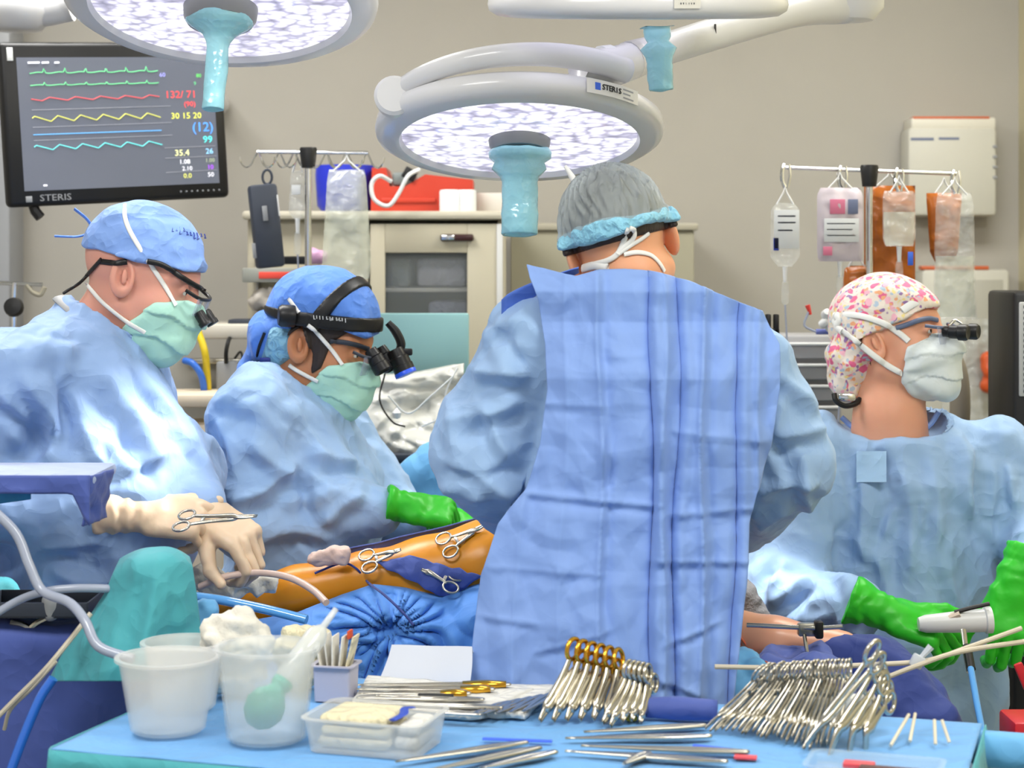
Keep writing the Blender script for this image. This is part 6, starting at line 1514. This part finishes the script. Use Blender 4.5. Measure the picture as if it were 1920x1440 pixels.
for i in range(5): forceps(('first', 'second', 'third', 'fourth', 'fifth')[i]+' steel probe from the tray on the white towel by the gold rings', (880+25*i, 1340-1.5*i), (955+20*i, 1316-4*i), .014, .015, r=.0026, group='probes on the second white towel', name='probe', cat='probe')
# gold-ringed needle holders standing on a blue roll
obj('rolled_towel', tube([T(1205, 1326, .016), T(1270, 1328, .017), T(1345, 1332, .016)], [.014, .017, .015], 16, smooth=5), M_dnavy, label='dark blue rolled towel between the steel needle holders and the clamp row', cat='towel', sharp=None)
ords = ['first', 'second', 'third', 'fourth', 'fifth', 'sixth', 'seventh', 'eighth', 'ninth', 'tenth', 'eleventh', 'twelfth', 'thirteenth', 'fourteenth', 'fifteenth', 'sixteenth', 'seventeenth', 'eighteenth', 'nineteenth', 'twentieth', 'twenty-first', 'twenty-second', 'twenty-third', 'twenty-fourth', 'twenty-fifth', 'twenty-sixth']
for i in range(6):
    clamp(ords[i]+' of the gold-ringed needle holders, counted from the white towel', T(1012+25*i, 1352-1*i, .006), T(1082+17*i, 1228+4*i, .086-.004*i), (1, -.35, .35), name='needle_holder', cat='needle holder', group='gold-ringed needle holders', gold=True, key='g%d' % (i % 2), r=.0044, ring=.0135, spread=.012, jaw=.24)
for i in range(5):
    clamp(ords[i]+' of the plain steel needle holders beside the gold-ringed ones', T(1130+18*i, 1356-2*i, .006), T(1184+9*i, 1268+1*i, .058-.001*i), (1, -.3, .3), name='needle_holder', cat='needle holder', group='steel needle holders', key='n', r=.004, ring=.012, spread=.011, jaw=.26)
obj('bottle_cap', xf(lathe([(.0001, 0), (.0085, 0), (.009, .004), (.007, .012), (.0001, .013)], 18), None, T(1184, 1350)), mat('cap_yellow', (226, 206, 40), .4), label='small yellow cap lying by the plain steel needle holders', cat='cap')
# the long row of clamps on a roll
obj('rolled_towel', tube([T(1418, 1322, .016), T(1520, 1322, .018), T(1640, 1324, .018)], [.015, .017, .017], 16, smooth=5), M_towel, label='white rolled towel under the long row of steel clamps', cat='towel', sharp=None)
for i in range(26):
    t_ = i/25
    tip_ = T(1322+235*t_+1*math.sin(i*2.1), 1366+36*t_+2*math.sin(i*1.3), .005); rp_ = T(1424+170*t_, 1272-4*t_, .066+.008*t_+.003*math.sin(i*1.9))
    clamp(ords[i]+' clamp in the long steel row, counted from the rolled blue towel', tip_, rp_, (.97, -.12, .1), group='row of steel clamps', key='row', r=.0022, ring=.0125, spread=.013)
for i, (tx_, ty_, rx_, ry_, rh_, cv, lb2) in enumerate(((1505, 1404, 1640, 1232, .118, 0, 'tall straight clamp standing highest at the end of the row'), (1545, 1408, 1648, 1262, .09, .02, 'curved clamp leaning at the end of the row'), (1580, 1402, 1656, 1280, .075, .028, 'second curved clamp leaning at the end of the row'), (1612, 1398, 1662, 1300, .06, .03, 'small curved clamp furthest along the row'))):
    clamp(lb2, T(tx_, ty_, .006), T(rx_, ry_, rh_), (.95, -.2, .3), key='big%d' % i, r=.0042, ring=.014, spread=.016, curve=cv)
# scattered instruments at the near edge
SCT = [((742, 1428), (985, 1392), 'forceps lying nearest the shallow tray on the blue cloth'), ((800, 1445), (1010, 1402), 'forceps lying at the very edge below the long blue strip'), ((900, 1440), (1040, 1410), 'short forceps pointing at the shallow tray'), ((1095, 1372), (1320, 1360), 'long flat forceps in front of the yellow cap'),
       ((1060, 1384), (1330, 1380), 'second long flat forceps in front of the yellow cap'), ((1090, 1398), (1400, 1410), 'long steel ruler-like probe crossing the blue cloth'), ((1060, 1408), (1360, 1428), 'long probe at the near edge with a pale sheen'), ((1170, 1432), (1215, 1412), 'short probe with tan middle at the near edge')]
for i, (a_, b_, lb2) in enumerate(SCT): forceps(lb2, a_, b_, .006, .006, r=.0036, group='scattered instruments', m=M_steeld if i % 2 else M_steel)
obj('marker_strip', tube([T(905, 1385, .003), T(1035, 1390, .003)], 1, 8, flat=(.004, .002), ref=(0, 0, 1)), mat('strip_blue', (70, 110, 236), .5), label='bright blue strip lying on the sky blue cloth', cat='strip')
obj('marker_strip', tube([T(1300, 1398, .003), T(1375, 1406, .003)], 1, 8, flat=(.005, .002), ref=(0, 0, 1)), MATS['strip_blue'], label='second blue strip in front of the row of clamps', cat='strip')
obj('suture_packet', xf(rbox(.03, .014, .004, .001), rotz(-.2), T(1398, 1420, .003)), mat('packet_red', (232, 84, 92), .5), label='small red packet on the cloth in front of the clamps', cat='packet')
cbx = thing('clear_case', 'clear plastic case with reddish contents at the near corner of the table', 'case', T(1640, 1436))
g = open_box(.16, .08, .014, .006, .004); cc_ = T(1640, 1452)
obj('case_shell', xf(g, rotz(-.32), cc_), film('case_clear', (214, 232, 244), .22, .08, 0, 20, .9), cbx, sharp=50)
obj('red_insert', xf(rbox(.04, .02, .008, .002), rotz(-.3), cc_+np.array((-.02, .0, .012))), MATS['packet_red'], cbx)
obj('brown_insert', xf(rbox(.09, .02, .008, .002), rotz(-.3), cc_+np.array((.02, -.03, .012))), mat('insert_brown', (92, 60, 56), .5), cbx)
for i, (x0, y0, x1, y1) in enumerate(((1670, 1398, 1704, 1340), (1706, 1390, 1716, 1338), (1754, 1396, 1752, 1350), (1780, 1392, 1766, 1350))):
    obj('swab_stick', tube([T(x0, y0, .004), T(x1, y1, .03)], .0024, 8), mat('stick_cream', (232, 220, 194), .5), label=('cream stick standing by the curved clamps', 'second cream stick from the curved clamps', 'third cream stick from the curved clamps', 'cream stick furthest from the curved clamps')[i], cat='stick', group='cream sticks')
obj('electrical_cord', tube([W(1340, 1250, 2.86), W(1480, 1252, 2.86), W(1640, 1246, 2.86), W(1740, 1238, 2.86), W(1820, 1212, 2.88), W(1915, 1178, 2.9)], .0038, 8, smooth=6), mat('cord_beige', (206, 196, 176), .5), label='upper of two beige cords stretched past the row of clamps', cat='cord')
obj('electrical_cord', tube([W(1650, 1275, 2.84), W(1720, 1248, 2.84), W(1800, 1222, 2.86), W(1940, 1200, 2.9)], .0038, 8, smooth=6), MATS['cord_beige'], label='lower of two beige cords stretched past the row of clamps', cat='cord')
cl2 = obj('cord_clip', box(W(1720, 1240, 2.85), (.02, .012, .02), .003, roty(.5)), mat('clip_clear', (226, 232, 240), .15, alpha=.8), label='clear clip joining the two beige cords', cat='clip')
obj('clip_wing', tube([W(1728, 1232, 2.85), W(1746, 1212, 2.85)], [.004, .006], 8), MATS['clip_clear'], cl2)
rd = thing('waste_bin', 'red and white bin showing at the lower corner beyond the table', 'bin', W(1915, 1420, 3.0))
obj('bin_body', box(W(1935, 1420, 3.1), (.09, .1, .05), .006), M_white, rd)
obj('red_lid', box(W(1935, 1370, 3.1), (.085, .1, .05), .006), mat('bin_red', (206, 40, 52), .4), rd)
obj('bin_stand', box((W(1935, 0, 3.1)[0], 3.1, .40), (.08, .09, .76), .006), M_grey, rd)
obj('red_sticker', box(W(1918, 1268, 3.3), (.016, .01, .05), .003, roty(-.4)), MATS['bin_red'], rd)
